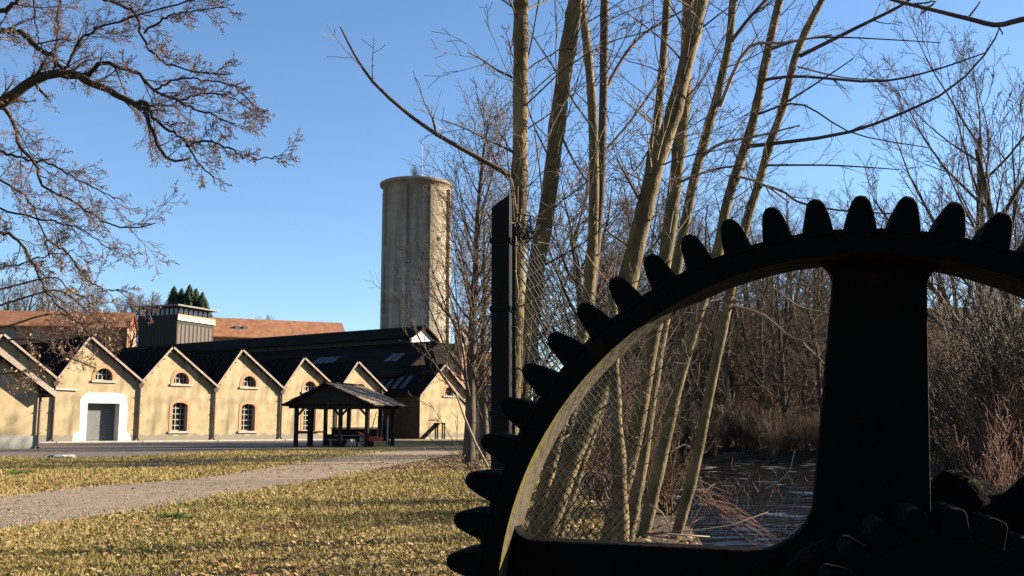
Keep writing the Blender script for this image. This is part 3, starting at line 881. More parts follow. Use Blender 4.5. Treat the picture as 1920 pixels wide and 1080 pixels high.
tb0 = at(258, 640, 198); 
tb = empty('timber_block', (tb0.x, tb0.y, h1(tb0.x, 198) - 1), R(-22), 'dark timber clad block with a flat roof pavilion on top', 'building')
zb = tb.location.z
zt = at(300, 593, 198).z - zb; zq = at(300, 575, 198).z - zb
m = MB(); m.box(0, 9.6, 0, 11, 0, zt); m.build('wall', M['cladding'], tb)
m = MB()
for k in range(13): m.box(0.1 + k * 0.73, 0.55 + k * 0.73, -0.06, -0.002, zt * 0.45, zt - 0.2)
m.build('cladding_panel', M['cladding'], tb)
m = MB()
for k in range(9): m.box(9.602, 9.66, 0.2 + k * 1.18, 0.95 + k * 1.18, zt - 6, zt - 1.9)
m.build('bronze_panel', M['bronze'], tb)
def banner_mat():
    m = bpy.data.materials.new('bright_fascia_paint'); m.use_nodes = True
    N, L = m.node_tree.nodes, m.node_tree.links
    b = N['Principled BSDF']; b.inputs['Roughness'].default_value = 0.6
    tc = N.new('ShaderNodeTexCoord'); sp = N.new('ShaderNodeSeparateXYZ'); L.new(tc.outputs['Generated'], sp.inputs[0])
    r1_ = N.new('ShaderNodeValToRGB'); e = r1_.color_ramp.elements
    e[0].position = 0.0; e[0].color = (0.55, 0.53, 0.48, 1); e[1].position = 1.0; e[1].color = (0.62, 0.45, 0.10, 1)
    k = e.new(0.45); k.color = (0.6, 0.55, 0.36, 1)
    L.new(sp.outputs['Y'], r1_.inputs[0])
    L.new(mixed(N, L, r1_.outputs[0], (0.75, 0.12, 0.06), ramp(N, L, sp.outputs['Z'], 0.50, 0.58)), b.inputs['Base Color'])
    return m
m = MB(); m.box(9.67, 9.95, -0.1, 11.1, zt - 1.1, zt + 0.05); m.build('fascia', banner_mat(), tb)
m = MB(); m.box(1.0, 9.0, 1, 10, zt, zq - 0.4); m.build('glazed_storey', M['glass'], tb)
m = MB()
for k in range(8): m.box(1.0 + k * 1.12, 1.16 + k * 1.12, 0.85, 0.998, zt, zq - 0.4)
for k in range(7): m.box(9.002, 9.15, 1 + k * 1.45, 1.18 + k * 1.45, zt, zq - 0.4)
m.build('column', M['cladding'], tb)
m = MB(); m.box(-0.6, 10.4, -0.8, 11.6, zq - 0.3, zq); m.build('roof', M['flat_roof'], tb)

# ------------------------------------------------------------------ open timber pavilion
pvA = gp(697, 836); 
PV = empty('timber_pavilion', (0, 0, 0), 0, 'open dark timber pavilion with a shingled roof in front of the sheds', 'pavilion')
D0 = 64.0
fl = at(553, 838, 66.2); fr_ = at(690, 838, 64.6)
O = Vector((fl.x, fl.y, 0)); ux = Vector((fr_.x - fl.x, fr_.y - fl.y, 0)); WID = ux.length; ux.normalize(); uy = Vector((-ux.y, ux.x, 0))
PV.location = O; PV.rotation_euler = (0, 0, math.atan2(ux.y, ux.x))
LEN = 4.0
posts = [(0.05, 0), (WID - 0.1, 0), (WID * 0.62, 0), (0.05, LEN), (WID - 0.1, LEN), (WID * 0.35, LEN), (WID * 0.62, LEN), (WID - 0.1, LEN * 0.5), (0.05, LEN * 0.5), (0.55, 0.9)]
for x, y in posts:
    m = MB(); m.box(x - 0.11, x + 0.11, y - 0.11, y + 0.11, 0, 2.62); m.build('post', M['timber'], PV)
m = MB()
for x, y in ((0.05, 0), (WID * 0.62, 0), (WID - 0.1, 0)):
    for s in (-1, 1):
        if 0 < x + s * 0.6 < WID: m.beam((x, y, 1.95), (x + s * 0.6, y, 2.55), 0.12, 0.12)
tag(m.build('brace', M['timber'], PV), kind='stuff')
EH, RH = 2.62, 4.05
m = MB()
m.beam((-0.5, 0, EH), (WID + 0.3, 0, EH), 0.16, 0.24); m.beam((-0.5, LEN, EH), (WID + 0.3, LEN, EH), 0.16, 0.24)
m.beam((0.05, -0.4, EH - 0.002), (0.05, LEN + 0.4, EH - 0.002), 0.15, 0.23); m.beam((WID - 0.1, -0.4, EH - 0.002), (WID - 0.1, LEN + 0.4, EH - 0.002), 0.15, 0.23)
m.build('tie_beam', M['timber'], PV)
PKX = WID * 0.46
for y in (-0.3, LEN + 0.3):
    gab = MB()
    n = 16
    for k in range(n):
        x0 = -0.35 + (WID + 0.6) * k / n; x1 = x0 + (WID + 0.6) / n - 0.015
        zt_ = lambda x: EH + (RH - EH) * (1 - abs(x - PKX) / (PKX + 0.55 if x < PKX else WID - PKX + 0.55)) - 0.08
        gab.slab([(x0, y, EH + 0.12), (x1, y, EH + 0.12), (x1, y, max(EH + 0.125, zt_(x1))), (x0, y, max(EH + 0.125, zt_(x0)))], (0, 0.03, 0))
    tag(gab.build('gable_boarding', M['timber'], PV), kind='stuff')
xl_, xr_ = -0.65, WID + 0.65
m = MB()
m.slab([(xl_, -0.7, EH + 0.02), (PKX, -0.7, RH), (PKX, LEN + 0.7, RH), (xl_, LEN + 0.7, EH + 0.02)], (0, 0, 0.08))
m.slab([(PKX, -0.7, RH), (xr_, -0.7, EH - 0.02), (xr_, LEN + 0.7, EH - 0.02), (PKX, LEN + 0.7, RH)], (0, 0, 0.08))
rf_ = m.build('roof', M['timber'], PV)
# shingles, each row of boards its own little slabs
sh_me = None
for side in (0, 1):
    xa, xb = (PKX, xr_) if side else (PKX, xl_)
    za, zb_ = RH + 0.08, (EH + 0.06 if side else EH + 0.10)
    rows_, cols_ = 9, 13
    for i in range(rows_):
        for j in range(cols_):
            f0, f1 = i / rows_, (i + 1.25) / rows_
            f1 = min(f1, 1.03)
            y0 = -0.72 + (LEN + 1.44) * j / cols_ + (0.2 if i % 2 else 0) * 0.5
            y1 = y0 + (LEN + 1.44) / cols_ * (0.93 + 0.05 * rng.random())
            lift = 0.015 + 0.03 * rng.random()
            m = MB()
            p = [(xa + (xb - xa) * f0, y0, za + (zb_ - za) * f0 + 0.012), (xa + (xb - xa) * f1, y0, za + (zb_ - za) * f1 + 0.012 + lift), (xa + (xb - xa) * f1, y1, za + (zb_ - za) * f1 + 0.012 + lift * rng.uniform(0.6, 1.3)), (xa + (xb - xa) * f0, y1, za + (zb_ - za) * f0 + 0.012)]
            m.slab(p, (0, 0, 0.025))
            m.build('shingle', M['shingle'], rf_)
m = MB(); m.beam((PKX, -0.75, RH + 0.13), (PKX, LEN + 0.75, RH + 0.13), 0.3, 0.07); m.build('ridge_cap', M['timber'], rf_)
m = MB(); m.box(0.6, WID - 0.3, LEN - 0.1, LEN - 0.04, 0.05, 1.15)
for k in range(12): m.box(0.6 + k * (WID - 0.9) / 12, 0.6 + (k + 1) * (WID - 0.9) / 12 - 0.02, LEN - 0.14, LEN - 0.102, 0.05, 1.17)
m.box(0.55, WID - 0.25, LEN - 0.2, LEN - 0.02, 1.18, 1.26)
m.build('low_plank_wall', M['timber'], PV)
m = MB(); m.beam((0.05, 0, 0.95), (0.05, LEN, 0.95), 0.08, 0.1); m.beam((0.05, 0.0, 0.99), (0.55, 0.9, 0.99), 0.06, 0.08); m.build('rail', M['timber'], PV)
def in_pav(x, y, z=0.0): return O + ux * x + uy * y + Vector((0, 0, z))
PA = PV.rotation_euler.z
# furniture and gear under the pavilion
tbl = empty('picnic_table', in_pav(2.8, 2.2), PA + 0.1, 'grey trestle table standing inside the timber pavilion', 'table')
m = MB()
for k in range(4): m.box(-0.9, 0.9, -0.4 + k * 0.2, -0.22 + k * 0.2, 0.7, 0.745)
m.build('table_top', M['pale_wood'], tbl)
for s in (-0.7, 0.7):
    m = MB(); m.beam((s, -0.35, 0), (s, 0.1, 0.7), 0.07, 0.07); m.beam((s, 0.35, 0), (s, -0.1, 0.7), 0.07, 0.065); m.build('leg', M['timber'], tbl)
for k, (x, y, a) in enumerate(((2.7, 1.2, 0.1), (2.9, 3.2, 0.1))):
    bn = empty('plank_bench', in_pav(x, y), PA + a, ('low plank bench in front of the trestle table in the pavilion', 'low plank bench behind the trestle table in the pavilion')[k], 'bench', 'benches in the pavilion')
    m = MB(); m.box(-0.85, 0.85, -0.15, 0.15, 0.42, 0.47); m.build('seat', M['pale_wood'], bn)
    for s in (-0.65, 0.65):
        m = MB(); m.box(s - 0.04, s + 0.04, -0.13, 0.13, 0, 0.42); m.build('leg', M['pale_wood'], bn)
for k, (x, y, a) in enumerate(((WID - 1.1, 2.6, 0.2), (1.2, 3.3, -0.15), (WID - 1.7, 3.4, 0.5))):
    bx_ = empty('storage_chest', in_pav(x, y), PA + a, ('dark wooden chest near the right rear post of the pavilion', 'dark wooden chest at the left rear of the pavilion', 'dark wooden chest against the low plank wall of the pavilion')[k], 'chest', 'chests in the pavilion')
    m = MB(); m.box(-0.5, 0.5, -0.3, 0.3, 0, 0.62 + 0.12 * k); m.build('body', M['timber'], bx_)
    m = MB(); m.box(-0.53, 0.53, -0.33, 0.33, 0.622 + 0.12 * k, 0.68 + 0.12 * k); m.build('lid', M['timber'], bx_)
for k, (x0, y0, x1, y1, z1) in enumerate(((WID - 0.8, 1.5, WID - 0.25, 1.7, 2.3), (WID - 1.3, LEN - 0.5, WID - 0.9, LEN - 0.2, 1.9), (0.5, LEN - 0.7, 0.2, LEN - 0.25, 1.7))):
    m = MB(); m.beam(in_pav(x0, y0), in_pav(x1, y1, z1), 0.16, 0.04)
    tag(m.build('leaning_plank', M['timber']), ('long plank leaning inside the right front of the pavilion', 'plank leaning on the rear rail of the pavilion', 'plank leaning at the left rear post of the pavilion')[k], 'plank', 'planks leaning in the pavilion')
for k in range(4):
    m = MB(); c0 = in_pav(WID * 0.62 + 0.35 + (k % 3) * 0.27 - (0.135 if k == 3 else 0) + (0.27 if k == 3 else 0), 0.3, 0.14 + (0.23 if k == 3 else 0)); m.tube([c0, c0 + uy * 0.9], 0.13, 9)
    tag(m.build('cut_log', M['pale_wood']), ('left one of the three cut logs on the pavilion floor', 'middle one of the three cut logs on the pavilion floor', 'right one of the three cut logs on the pavilion floor', 'cut log lying on top of the three others in the pavilion')[k], 'log', 'cut logs in the pavilion')
bar_ = empty('upright_barrel', in_pav(WID - 0.55, 0.55), 0, 'old upright barrel beside the right front post of the pavilion', 'barrel')
m = MB(); m.lathe([(0.01, 0), (0.24, 0), (0.3, 0.25), (0.31, 0.45), (0.29, 0.65), (0.24, 0.9), (0.22, 0.9), (0.21, 0.86), (0.01, 0.86)], 16); m.build('staves', M['pale_wood'], bar_)
m = MB()
for z in (0.12, 0.3, 0.62, 0.8):
    r_ = 0.27 + 0.045 * math.sin(math.pi * z / 0.9)
    m.lathe([(r_, z), (r_ + 0.012, z), (r_ + 0.012, z + 0.05), (r_, z + 0.05)], 16, closed=True)
m.build('hoop', M['iron'], bar_)
for k, (px, hgt_) in enumerate(((690, 1.95), (708, 2.0), (726, 2.0))):
    g = at(px, 832, 66.0 + k)
    m = MB(); m.tube([(g.x, g.y, 0), (g.x + 0.03, g.y, hgt_)], 0.045, 8)
    tag(m.build('pale_pole', M['white_metal']), ('thin pale upright pole nearest the barrel at the pavilion', 'middle of the three thin pale poles right of the pavilion posts', 'outermost thin pale pole right of the pavilion')[k], 'pole', 'pale poles by the pavilion')
ct = at(705, 832, 65)
cart = empty('red_handcart', (ct.x, ct.y, 0), 0.4, 'small red handcart parked at the right corner of the pavilion', 'handcart')
m = MB(); m.slab([(-0.5, -0.3, 0.35), (0.3, -0.3, 0.3), (0.45, -0.3, 0.65), (-0.6, -0.3, 0.7)], (0, 0.6, 0)); m.build('tray', M['red_paint'], cart)
m = MB()
for s in (-0.25, 0.25): m.tube([(0.1, s, 0.33), (-0.7, s, 0.55), (-1.15, s, 0.95)], 0.03, 6)
m.build('handle', M['red_paint'], cart)
m = MB(); m.lathe([(0.05, -0.04), (0.24, -0.04), (0.24, 0.04), (0.05, 0.04)], 16, axis='y', closed=True); w_ = m.build('wheel', M['iron'], cart); w_.location = (0.2, 0, 0.24)
ct = at(712, 834, 63.5)
cra = empty('yellow_crate', (ct.x, ct.y, 0), 0.2, 'pale yellow slatted crate on the ground in front of the red handcart', 'crate')
for k in range(3):
    m = MB(); m.box(-0.35, 0.35, -0.25, -0.22, 0.02 + k * 0.14, 0.12 + k * 0.14); m.box(-0.35, 0.35, 0.22, 0.25, 0.02 + k * 0.14, 0.12 + k * 0.14); m.box(-0.35, -0.32, -0.22, 0.22, 0.02 + k * 0.14, 0.12 + k * 0.14); m.box(0.32, 0.35, -0.22, 0.22, 0.02 + k * 0.14, 0.12 + k * 0.14)
    m.build('slat', M['yellow_crate'], cra)
m = MB()
for sx in (-0.3, 0.3):
    for sy in (-0.2, 0.2): m.box(sx - 0.02, sx + 0.02, sy - 0.02, sy + 0.02, 0, 0.42)
m.build('corner_post', M['yellow_crate'], cra)
# wooden stair frame against the last gable
sf_ = at(812, 824, 112)
stf = empty('wooden_stair_frame', (sf_.x, sf_.y, 0), E_ANG - 0.5, 'dark slanting wooden stair frame standing against the lone gable', 'frame')
m = MB(); m.beam((-1.2, 0, 0), (0.6, 0, 1.75), 0.18, 0.28); m.beam((-1.2, 0.9, 0), (0.6, 0.9, 1.75), 0.18, 0.28); m.build('stringer', M['timber'], stf)
m = MB()
for x in (0.5, 1.3):
    for y in (0, 0.9): m.box(x - 0.07, x + 0.07, y - 0.07, y + 0.07, 0, 1.7)
m.build('leg', M['timber'], stf)
m = MB(); m.box(0.3, 1.4, -0.15, 1.05, 1.7, 1.8)
for k in range(5): m.box(-0.95 + k * 0.34, -0.62 + k * 0.34, -0.05, 0.95, 0.3 + k * 0.31, 0.35 + k * 0.31)
m.build('tread', M['timber'], stf)
# flat stones at the edge of the yard
for k, (px, py, sc) in enumerate(((112, 858, 0.5), (124, 857, 0.45), (131, 858, 0.3))):
    g = gp(px, py)
    m = MB(); m.lathe([(0.01, 0), (1.0, 0.0), (1.1, 0.2), (0.8, 0.42), (0.01, 0.45)], 7)
    o = m.build('flat_stone', M['kerbstone']); o.location = (g.x, g.y, 0); o.scale = (sc * 0.9, sc * 0.7, sc * 0.55); o.rotation_euler = (0, 0, k)
    tag(o, ('pale flat stone at the yard edge, left of its neighbours', 'pale flat stone in the middle of the three at the yard edge', 'smallest pale stone of the three at the yard edge')[k], 'stone', 'stones at the yard edge')

# ------------------------------------------------------------------ branching plants
def tubes(name, branches, mats, parent=None, smooth=True, sides_of=None):
    """branches: (points, radii, sides, material index) -> one mesh, built in bulk."""
    groups = {}
    for p, r, s, mi in branches:
        groups.setdefault((len(p), s), []).append((p, r, mi))
    V_, F_, MI, base = [], [], [], 0
    for (n, s), lst in groups.items():
        P = np.array([x[0] for x in lst], dtype=float)
        Rr = np.array([x[1] for x in lst], dtype=float)
        mi = np.array([x[2] for x in lst])
        T = np.empty_like(P)
        T[:, 1:-1] = P[:, 2:] - P[:, :-2]; T[:, 0] = P[:, 1] - P[:, 0]; T[:, -1] = P[:, -1] - P[:, -2]
        T /= np.linalg.norm(T, axis=2, keepdims=True) + 1e-9
        ov = P[:, -1] - P[:, 0]
        ref = np.where((np.abs(ov[:, 2]) > 0.8 * np.linalg.norm(ov, axis=1))[:, None], np.array([1.0, 0.13, 0]), np.array([0.07, 0.05, 1.0]))
        A = np.cross(T, ref[:, None, :]); A /= np.linalg.norm(A, axis=2, keepdims=True) + 1e-9
        B = np.cross(T, A)
        q = 2 * np.pi * np.arange(s) / s
        ring = P[:, :, None, :] + Rr[:, :, None, None] * (A[:, :, None, :] * np.cos(q)[None, None, :, None] + B[:, :, None, :] * np.sin(q)[None, None, :, None])
        nb = len(lst)
        V_.append(ring.reshape(-1, 3))
        bb = (np.arange(nb) * n * s)[:, None, None] + (np.arange(n - 1) * s)[None, :, None]
        k0 = np.arange(s)[None, None, :]; k1 = (np.arange(s) + 1)[None, None, :] % s
        f = np.stack([bb + k0, bb + k1, bb + s + k1, bb + s + k0], -1) + base
        F_.append(f.reshape(-1, 4))
        MI.append(np.repeat(mi, (n - 1) * s))
        base += nb * n * s
    return np_mesh(name, np.concatenate(V_), np.concatenate(F_), mats, parent, smooth, np.concatenate(MI))

def nrm(d):
    l = math.sqrt(d[0] ** 2 + d[1] ** 2 + d[2] ** 2) or 1
    return (d[0] / l, d[1] / l, d[2] / l)

def tilt(d, ang, az):
    """Direction d turned by ang about a random side at azimuth az."""
    ref = (0, 0, 1) if abs(d[2]) < 0.9 else (1, 0, 0)
    a = nrm((d[1] * ref[2] - d[2] * ref[1], d[2] * ref[0] - d[0] * ref[2], d[0] * ref[1] - d[1] * ref[0]))
    b = (a[1] * d[2] - a[2] * d[1], a[2] * d[0] - a[0] * d[2], a[0] * d[1] - a[1] * d[0])
    c, s = math.cos(ang), math.sin(ang)
    ca_, sa_ = math.cos(az) * s, math.sin(az) * s
    return nrm((d[0] * c + a[0] * ca_ + b[0] * sa_, d[1] * c + a[1] * ca_ + b[1] * sa_, d[2] * c + a[2] * ca_ + b[2] * sa_))

def grow(out, p, d, L_, r, lv, P, g):
    """One branch of level lv and everything that springs from it."""
    n = P['seg'][lv]
    st = L_ / n
    pts, rad, dirs = [p], [r], [d]
    w, up = P['wob'][lv], P['up'][lv]
    for i in range(n):
        d = nrm((d[0] + g.gauss(0, w), d[1] + g.gauss(0, w), d[2] + g.gauss(0, w) + up))
        p = (p[0] + d[0] * st, p[1] + d[1] * st, p[2] + d[2] * st)
        pts.append(p); dirs.append(d); rad.append(max(P['rmin'], r * (1 - P['tap'][lv] * (i + 1) / n)))
    out.append((pts, rad, P['sides'][lv], lv))
    if lv + 1 >= len(P['n']) + 1 or lv >= P['max']: return
    k = P['n'][lv]
    k = max(1, int(round(k * g.uniform(0.75, 1.25))))
    az = g.uniform(0, 6.28)
    s0 = P['start'][lv]
    for c in range(k):
        f = s0 + (1 - s0) * (c + g.random() * 0.8) / k
        x = min(f, 0.999) * n; i = int(x); ft = x - i
        q = tuple(pts[i][m_] + (pts[i + 1][m_] - pts[i][m_]) * ft for m_ in range(3))
        az += 2.4 + g.uniform(-0.5, 0.5)
        dd = tilt(dirs[i + 1], P['ang'][lv] * g.uniform(0.75, 1.25), az)
        ll = L_ * P['ratio'][lv] * (1 - P['short'][lv] * f) * g.uniform(0.7, 1.2)
        rr = max(P['rmin'], min(rad[i] * 0.8, rad[i] * P['rr'][lv] * g.uniform(0.8, 1.1)))
        grow(out, q, dd, ll, rr, lv + 1, P, g)

TALL = dict(seg=[10, 6, 4, 3], wob=[0.035, 0.10, 0.14, 0.16], up=[0.02, 0.10, 0.08, 0.04], tap=[0.8, 0.8, 0.75, 0.6], sides=[8, 5, 3, 3], n=[26, 8, 6], start=[0.2, 0.2, 0.15], ang=[0.8, 0.75, 0.75], ratio=[0.36, 0.42, 0.45], short=[0.62, 0.5, 0.4], rr=[0.42, 0.5, 0.55], rmin=0.008, max=3)
BROAD = dict(seg=[8, 8, 6, 4, 3], wob=[0.05, 0.10, 0.14, 0.17, 0.2], up=[0.02, 0.09, 0.05, 0.03, 0.0], tap=[0.7, 0.8, 0.8, 0.7, 0.5], sides=[8, 6, 4, 3, 3], n=[14, 10, 8, 5], start=[0.18, 0.2, 0.15, 0.1], ang=[0.75, 0.7, 0.7, 0.7], ratio=[0.72, 0.5, 0.45, 0.5], short=[0.45, 0.4, 0.4, 0.3], rr=[0.5, 0.5, 0.5, 0.6], rmin=0.009, max=4)
AIRY = dict(seg=[8, 8, 6, 4, 3], wob=[0.04, 0.07, 0.10, 0.12, 0.15], up=[0.02, 0.07, 0.06, 0.04, 0.02], tap=[0.75, 0.85, 0.8, 0.7, 0.5], sides=[8, 6, 4, 3, 3], n=[13, 8, 6, 4], start=[0.18, 0.2, 0.2, 0.15], ang=[0.8, 0.55, 0.55, 0.6], ratio=[0.75, 0.5, 0.45, 0.45], short=[0.4, 0.4, 0.4, 0.3], rr=[0.42, 0.45, 0.5, 0.6], rmin=0.007, max=4)
SLIM = dict(seg=[12, 6, 4, 3], wob=[0.03, 0.09, 0.13, 0.16], up=[0.02, 0.13, 0.08, 0.03], tap=[0.85, 0.8, 0.75, 0.5], sides=[8, 4, 3, 3], n=[44, 10, 6], start=[0.18, 0.15, 0.15], ang=[0.72, 0.65, 0.7], ratio=[0.42, 0.42, 0.5], short=[0.6, 0.4, 0.4], rr=[0.36, 0.5, 0.6], rmin=0.007, max=3)
FAN = dict(seg=[7, 4, 3], wob=[0.06, 0.12, 0.15], up=[0.03, 0.06, 0.03], tap=[0.8, 0.7, 0.5], sides=[4, 3, 3], n=[9, 4], start=[0.25, 0.2], ang=[0.5, 0.6], ratio=[0.4, 0.45], short=[0.5, 0.4], rr=[0.5, 0.6], rmin=0.005, max=2)

def tree_meshes(P, H, r, seed, bark, twig):
    g = random.Random(seed)
    out = []
    grow(out, (0, 0, -0.5), (g.gauss(0, 0.03), g.gauss(0, 0.03), 1), H, r, 0, P, g)
    out[0][1][0] *= 1.35
    tr = tubes('trunk', [(a, b, s, 0) for a, b, s, lv in out if lv == 0], M[bark])
    cw = tubes('crown', [(a, b, s, 0 if lv <= 1 else 1) for a, b, s, lv in out if lv > 0], [M[bark], M[twig]])
    me = (tr.data, cw.data)
    bpy.data.objects.remove(tr); bpy.data.objects.remove(cw)
    return me

def fan_mesh(seed, n, H, bark, r=0.02, spread=0.45):
    g = random.Random(seed)
    out = []
    for k in range(n):
        d = tilt((0, 0, 1), abs(g.gauss(0, spread)), g.uniform(0, 6.28))
        a = g.uniform(0, 6.28); q = g.uniform(0, 0.22)
        grow(out, (q * math.cos(a), q * math.sin(a), -0.1), d, H * g.uniform(0.5, 1.1), r * g.uniform(0.6, 1.2), 0, FAN, g)
    o = tubes('stems', [(a, b, s, 0) for a, b, s, lv in out], M[bark])
    me = o.data
    bpy.data.objects.remove(o)
    return me

def put_tree(name, me, x, y, sc, rz, label, cat='tree', group=None, z=None, lean=(0, 0)):
    o = empty(name, (x, y, h1(x, y) if z is None else z), rz, label, cat, group)
    o.scale = (sc[0], sc[0], sc[1]) if isinstance(sc, tuple) else (sc, sc, sc)
    o.rotation_euler = (lean[0], lean[1], rz)
    for nm, m_ in zip(('trunk', 'crown'), me):
        c = bpy.data.objects.new(nm, m_)
        C.objects.link(c)
        c.parent = o
    return o

tallA = [tree_meshes(TALL, 15, 0.19, s, 'bark', t_) for s, t_ in ((1, 'crown'), (2, 'crown_red'), (3, 'crown'))]
broadA = [tree_meshes(BROAD, 9.0, 0.34, s, 'bark', t_) for s, t_ in ((4, 'crown'), (5, 'crown_red'))]
airyA = [tree_meshes(AIRY, 9.5, 0.28, s, 'bark', 'bark') for s in (14, 15)]
slimA = [tree_meshes(SLIM, 12.5, 0.22, s, 'bark', 'crown') for s in (6, 7)]
SAP = dict(SLIM, n=[18, 4], max=2)
birchA = [tree_meshes(SAP, 9.0, 0.045, s, 'birch', 'crown_red') for s in (8,)]
fanA = [fan_mesh(s, 26, 2.6, b_) for s, b_ in ((20, 'crown_red'), (21, 'twig'), (22, 'crown'))]
fan_pale = fan_mesh(23, 18, 2.6, 'red_twig', 0.011, 0.5)

rs_ = empty('roof_shrub', (-14.9, 149.2, 38.9), 0, 'small leafless shrub growing on the cap of the water tower', 'shrub'); rs_.scale = (0.9, 0.9, 0.9)
c_ = bpy.data.objects.new('stems', fanA[1]); C.objects.link(c_); c_.parent = rs_
# two slim trees between the gables and the fence post
g = gp(878, 868)
put_tree('bare_tree', slimA[0], g.x, g.y, 1.0, 0.6, 'taller slim bare tree beside the lone gable, right of the water tower')
g = gp(908, 862)
put_tree('bare_tree', slimA[1], g.x, g.y, (0.95, 0.78), 2.2, 'slim forked bare tree between its taller neighbour and the fence post')
def stick(name, pts, r, m, label, cat='stick', group=None, n=6):
    mb = MB()
    if not isinstance(r, list): r = [r * (1 - 0.55 * i / (len(pts) - 1)) for i in range(len(pts))]
    mb.tube(pts, r, n)
    o = mb.build(name, M[m], smooth=True)
    tag(o, label, cat, group)
    return o
stick('leaning_pole', [at(854, 735, 31), at(872, 785, 30.6), at(893, 835, 30.3), at(915, 876, 30)], [0.03, 0.035, 0.04, 0.045], 'pale_twig', 'long pale pole leaning across the foot of the slim trees', 'pole')

# crown mass behind the stems, and the big tree on the right
for k, (px, D, sc, pr) in enumerate(((1095, 62, (1.5, 1.6), 0), (1160, 72, (1.4, 1.45), 1), (1010, 80, (1.3, 1.4), 1))):
    p = at(px, 800, D)
    put_tree('broad_bare_tree', broadA[pr], p.x, p.y, sc, k * 1.9, ('broad twiggy tree directly behind the fence stems', 'broad russet tree behind the leaning stems, right of its neighbour', 'broad tree farther off between the fence post and the first stem')[k])
for k, (px, D, sc, pr) in enumerate(((1850, 52, (1.75, 1.85), 0), (1925, 47, (1.5, 1.65), 1))):
    p = at(px, 800, D)
    put_tree('broad_bare_tree', airyA[pr], p.x, p.y, sc, 0.7 + k * 2.1, ('big spreading bare tree rising above the cogwheel at the right', 'big spreading bare tree cut by the right picture edge')[k])

# the wood across the river
g = random.Random(5)
spots = []
tries = 0
while len(spots) < 88 and tries < 9000:
    tries += 1
    D = g.uniform(34, 97)
    px = g.uniform(1120, 1990)
    p = at(px, 800, D)
    x, y = p.x, p.y
    if y < 62 and x < xr(y) + 0.5: continue
    if y > 66 and x < 3: continue
    if 1640 < px and D < 78: continue
    if any((x - a) ** 2 + (y - b) ** 2 < 3.2 for a, b in spots): continue
    spots.append((x, y))
    k = g.randrange(3)
    hs = 0.62 + 0.25 * g.random()
    put_tree('bare_wood_tree', tallA[k], x, y, (g.uniform(0.75, 1.15), hs), g.uniform(0, 6.28), 'tall thin bare tree in the dense wood across the river', 'tree', 'bare trees of the wood across the river', lean=(g.gauss(0, 0.04), g.gauss(0, 0.04)))
# nearer bank trees with dark trunks seen through the wheel
for k, (px, D, sc) in enumerate(((1450, 40, (1.2, 0.72)), (1425, 46, (1.1, 0.75)), (1525, 44, (1.2, 0.7)), (1590, 50, (1.3, 0.7)))):
    x = at(px, 800, D).x
    put_tree('bare_bank_tree', tallA[k % 3], x, max(D, 61.0) if x < xr(D) else D, sc, k * 1.3, ('dark trunked bare tree on the far bank, left of the upright spoke', 'thin bare tree close beside the dark trunked one on the far bank', 'bare tree on the far bank next to the upright spoke', 'bare tree behind the upright spoke')[k])
# slender pale poles and hazel at the right
for k, (px, D, s) in enumerate(((1862, 27, 1.0), (1880, 28, 1.05), (1893, 26, 0.9), (1912, 29, 1.1), (1840, 33, 0.9), (1797, 36, 0.8))):
    p = at(px, 830, D)
    put_tree('pale_sapling', birchA[0], p.x, p.y, (1.0, s), k * 1.1, ('thin pale straight sapling rising from the fan of the hazel shrub', 'tallest pale sapling just right of the hazel shrub', 'shortest pale sapling right of the hazel shrub', 'thin pale sapling at the right picture edge', 'thin pale sapling left of the hazel shrub', 'small far pale sapling next to the upright spoke')[k], 'sapling', 'pale saplings on the right bank')
g = random.Random(9)
def bush(me, x, y, sc, rz, label, grp, name='bare_shrub', nm='stems'):
    o = empty(name, (x, y, h1(x, y)), rz, label, 'shrub', grp)
    o.scale = (sc, sc, sc)
    c = bpy.data.objects.new(nm, me); C.objects.link(c); c.parent = o
    return o
p = at(1868, 880, 17.5)
bush(fan_pale, p.x, p.y, 0.75, 0.4, 'fanned reddish hazel shrub on the right bank beside the wheel', None, 'hazel_shrub')
n_b = 0
while n_b < 64:
    D = g.uniform(20, 75); px = g.uniform(1170, 1960)
    p = at(px, 820, D); x, y = p.x, p.y
    if y < 61 and xl(y) - 0.2 < x < xr(y) + 0.2: continue
    if x < 2.2: continue
    if y < 30 and x < xl(y): continue
    bush(fanA[g.randrange(3)], x, y, g.uniform(0.7, 1.5), g.uniform(0, 6.28), 'low tangled leafless shrub under the wood across the river', 'leafless shrubs under the wood')
    n_b += 1
n_b = 0
for k in range(46):
    px = 1190 + 400 * k / 46 + g.uniform(-8, 8)
    D = g.uniform(57.5, 62)
    p = at(px, 820, D)
    bush(fanA[k % 3], p.x, p.y, g.uniform(0.55, 1.1), g.uniform(0, 6.28), 'low leafless shrub overhanging the far water edge', 'shrubs along the far water edge')
for k in range(30):
    D = g.uniform(19, 40); px = g.uniform(1735, 1960)
    p = at(px, 820, D)
    if p.x < xr(p.y) + 0.4: p.x = xr(p.y) + 0.4 + g.uniform(0, 3)
    bush(fanA[(0, 0, 1)[k % 3]], p.x, p.y, g.uniform(0.8, 1.7), g.uniform(0, 6.28), 'tangled russet shrub on the right bank behind the wheel', 'russet shrubs on the right bank')
# scrub by the fence
for k, (px, D, s) in enumerate(((1170, 13.5, 0.8), (1200, 15, 0.9), (1120, 17, 1.0), (1245, 14.5, 0.55))):
    p = at(px, 900, D)
    bush(fanA[k % 3], p.x, p.y, s, k, ('leafless shrub behind the end of the wire fence', 'leafless shrub between the fence end and the leaning stems', 'leafless shrub seen through the wire mesh', 'small leafless shrub at the foot of the leaning stems')[k], 'shrubs by the fence')

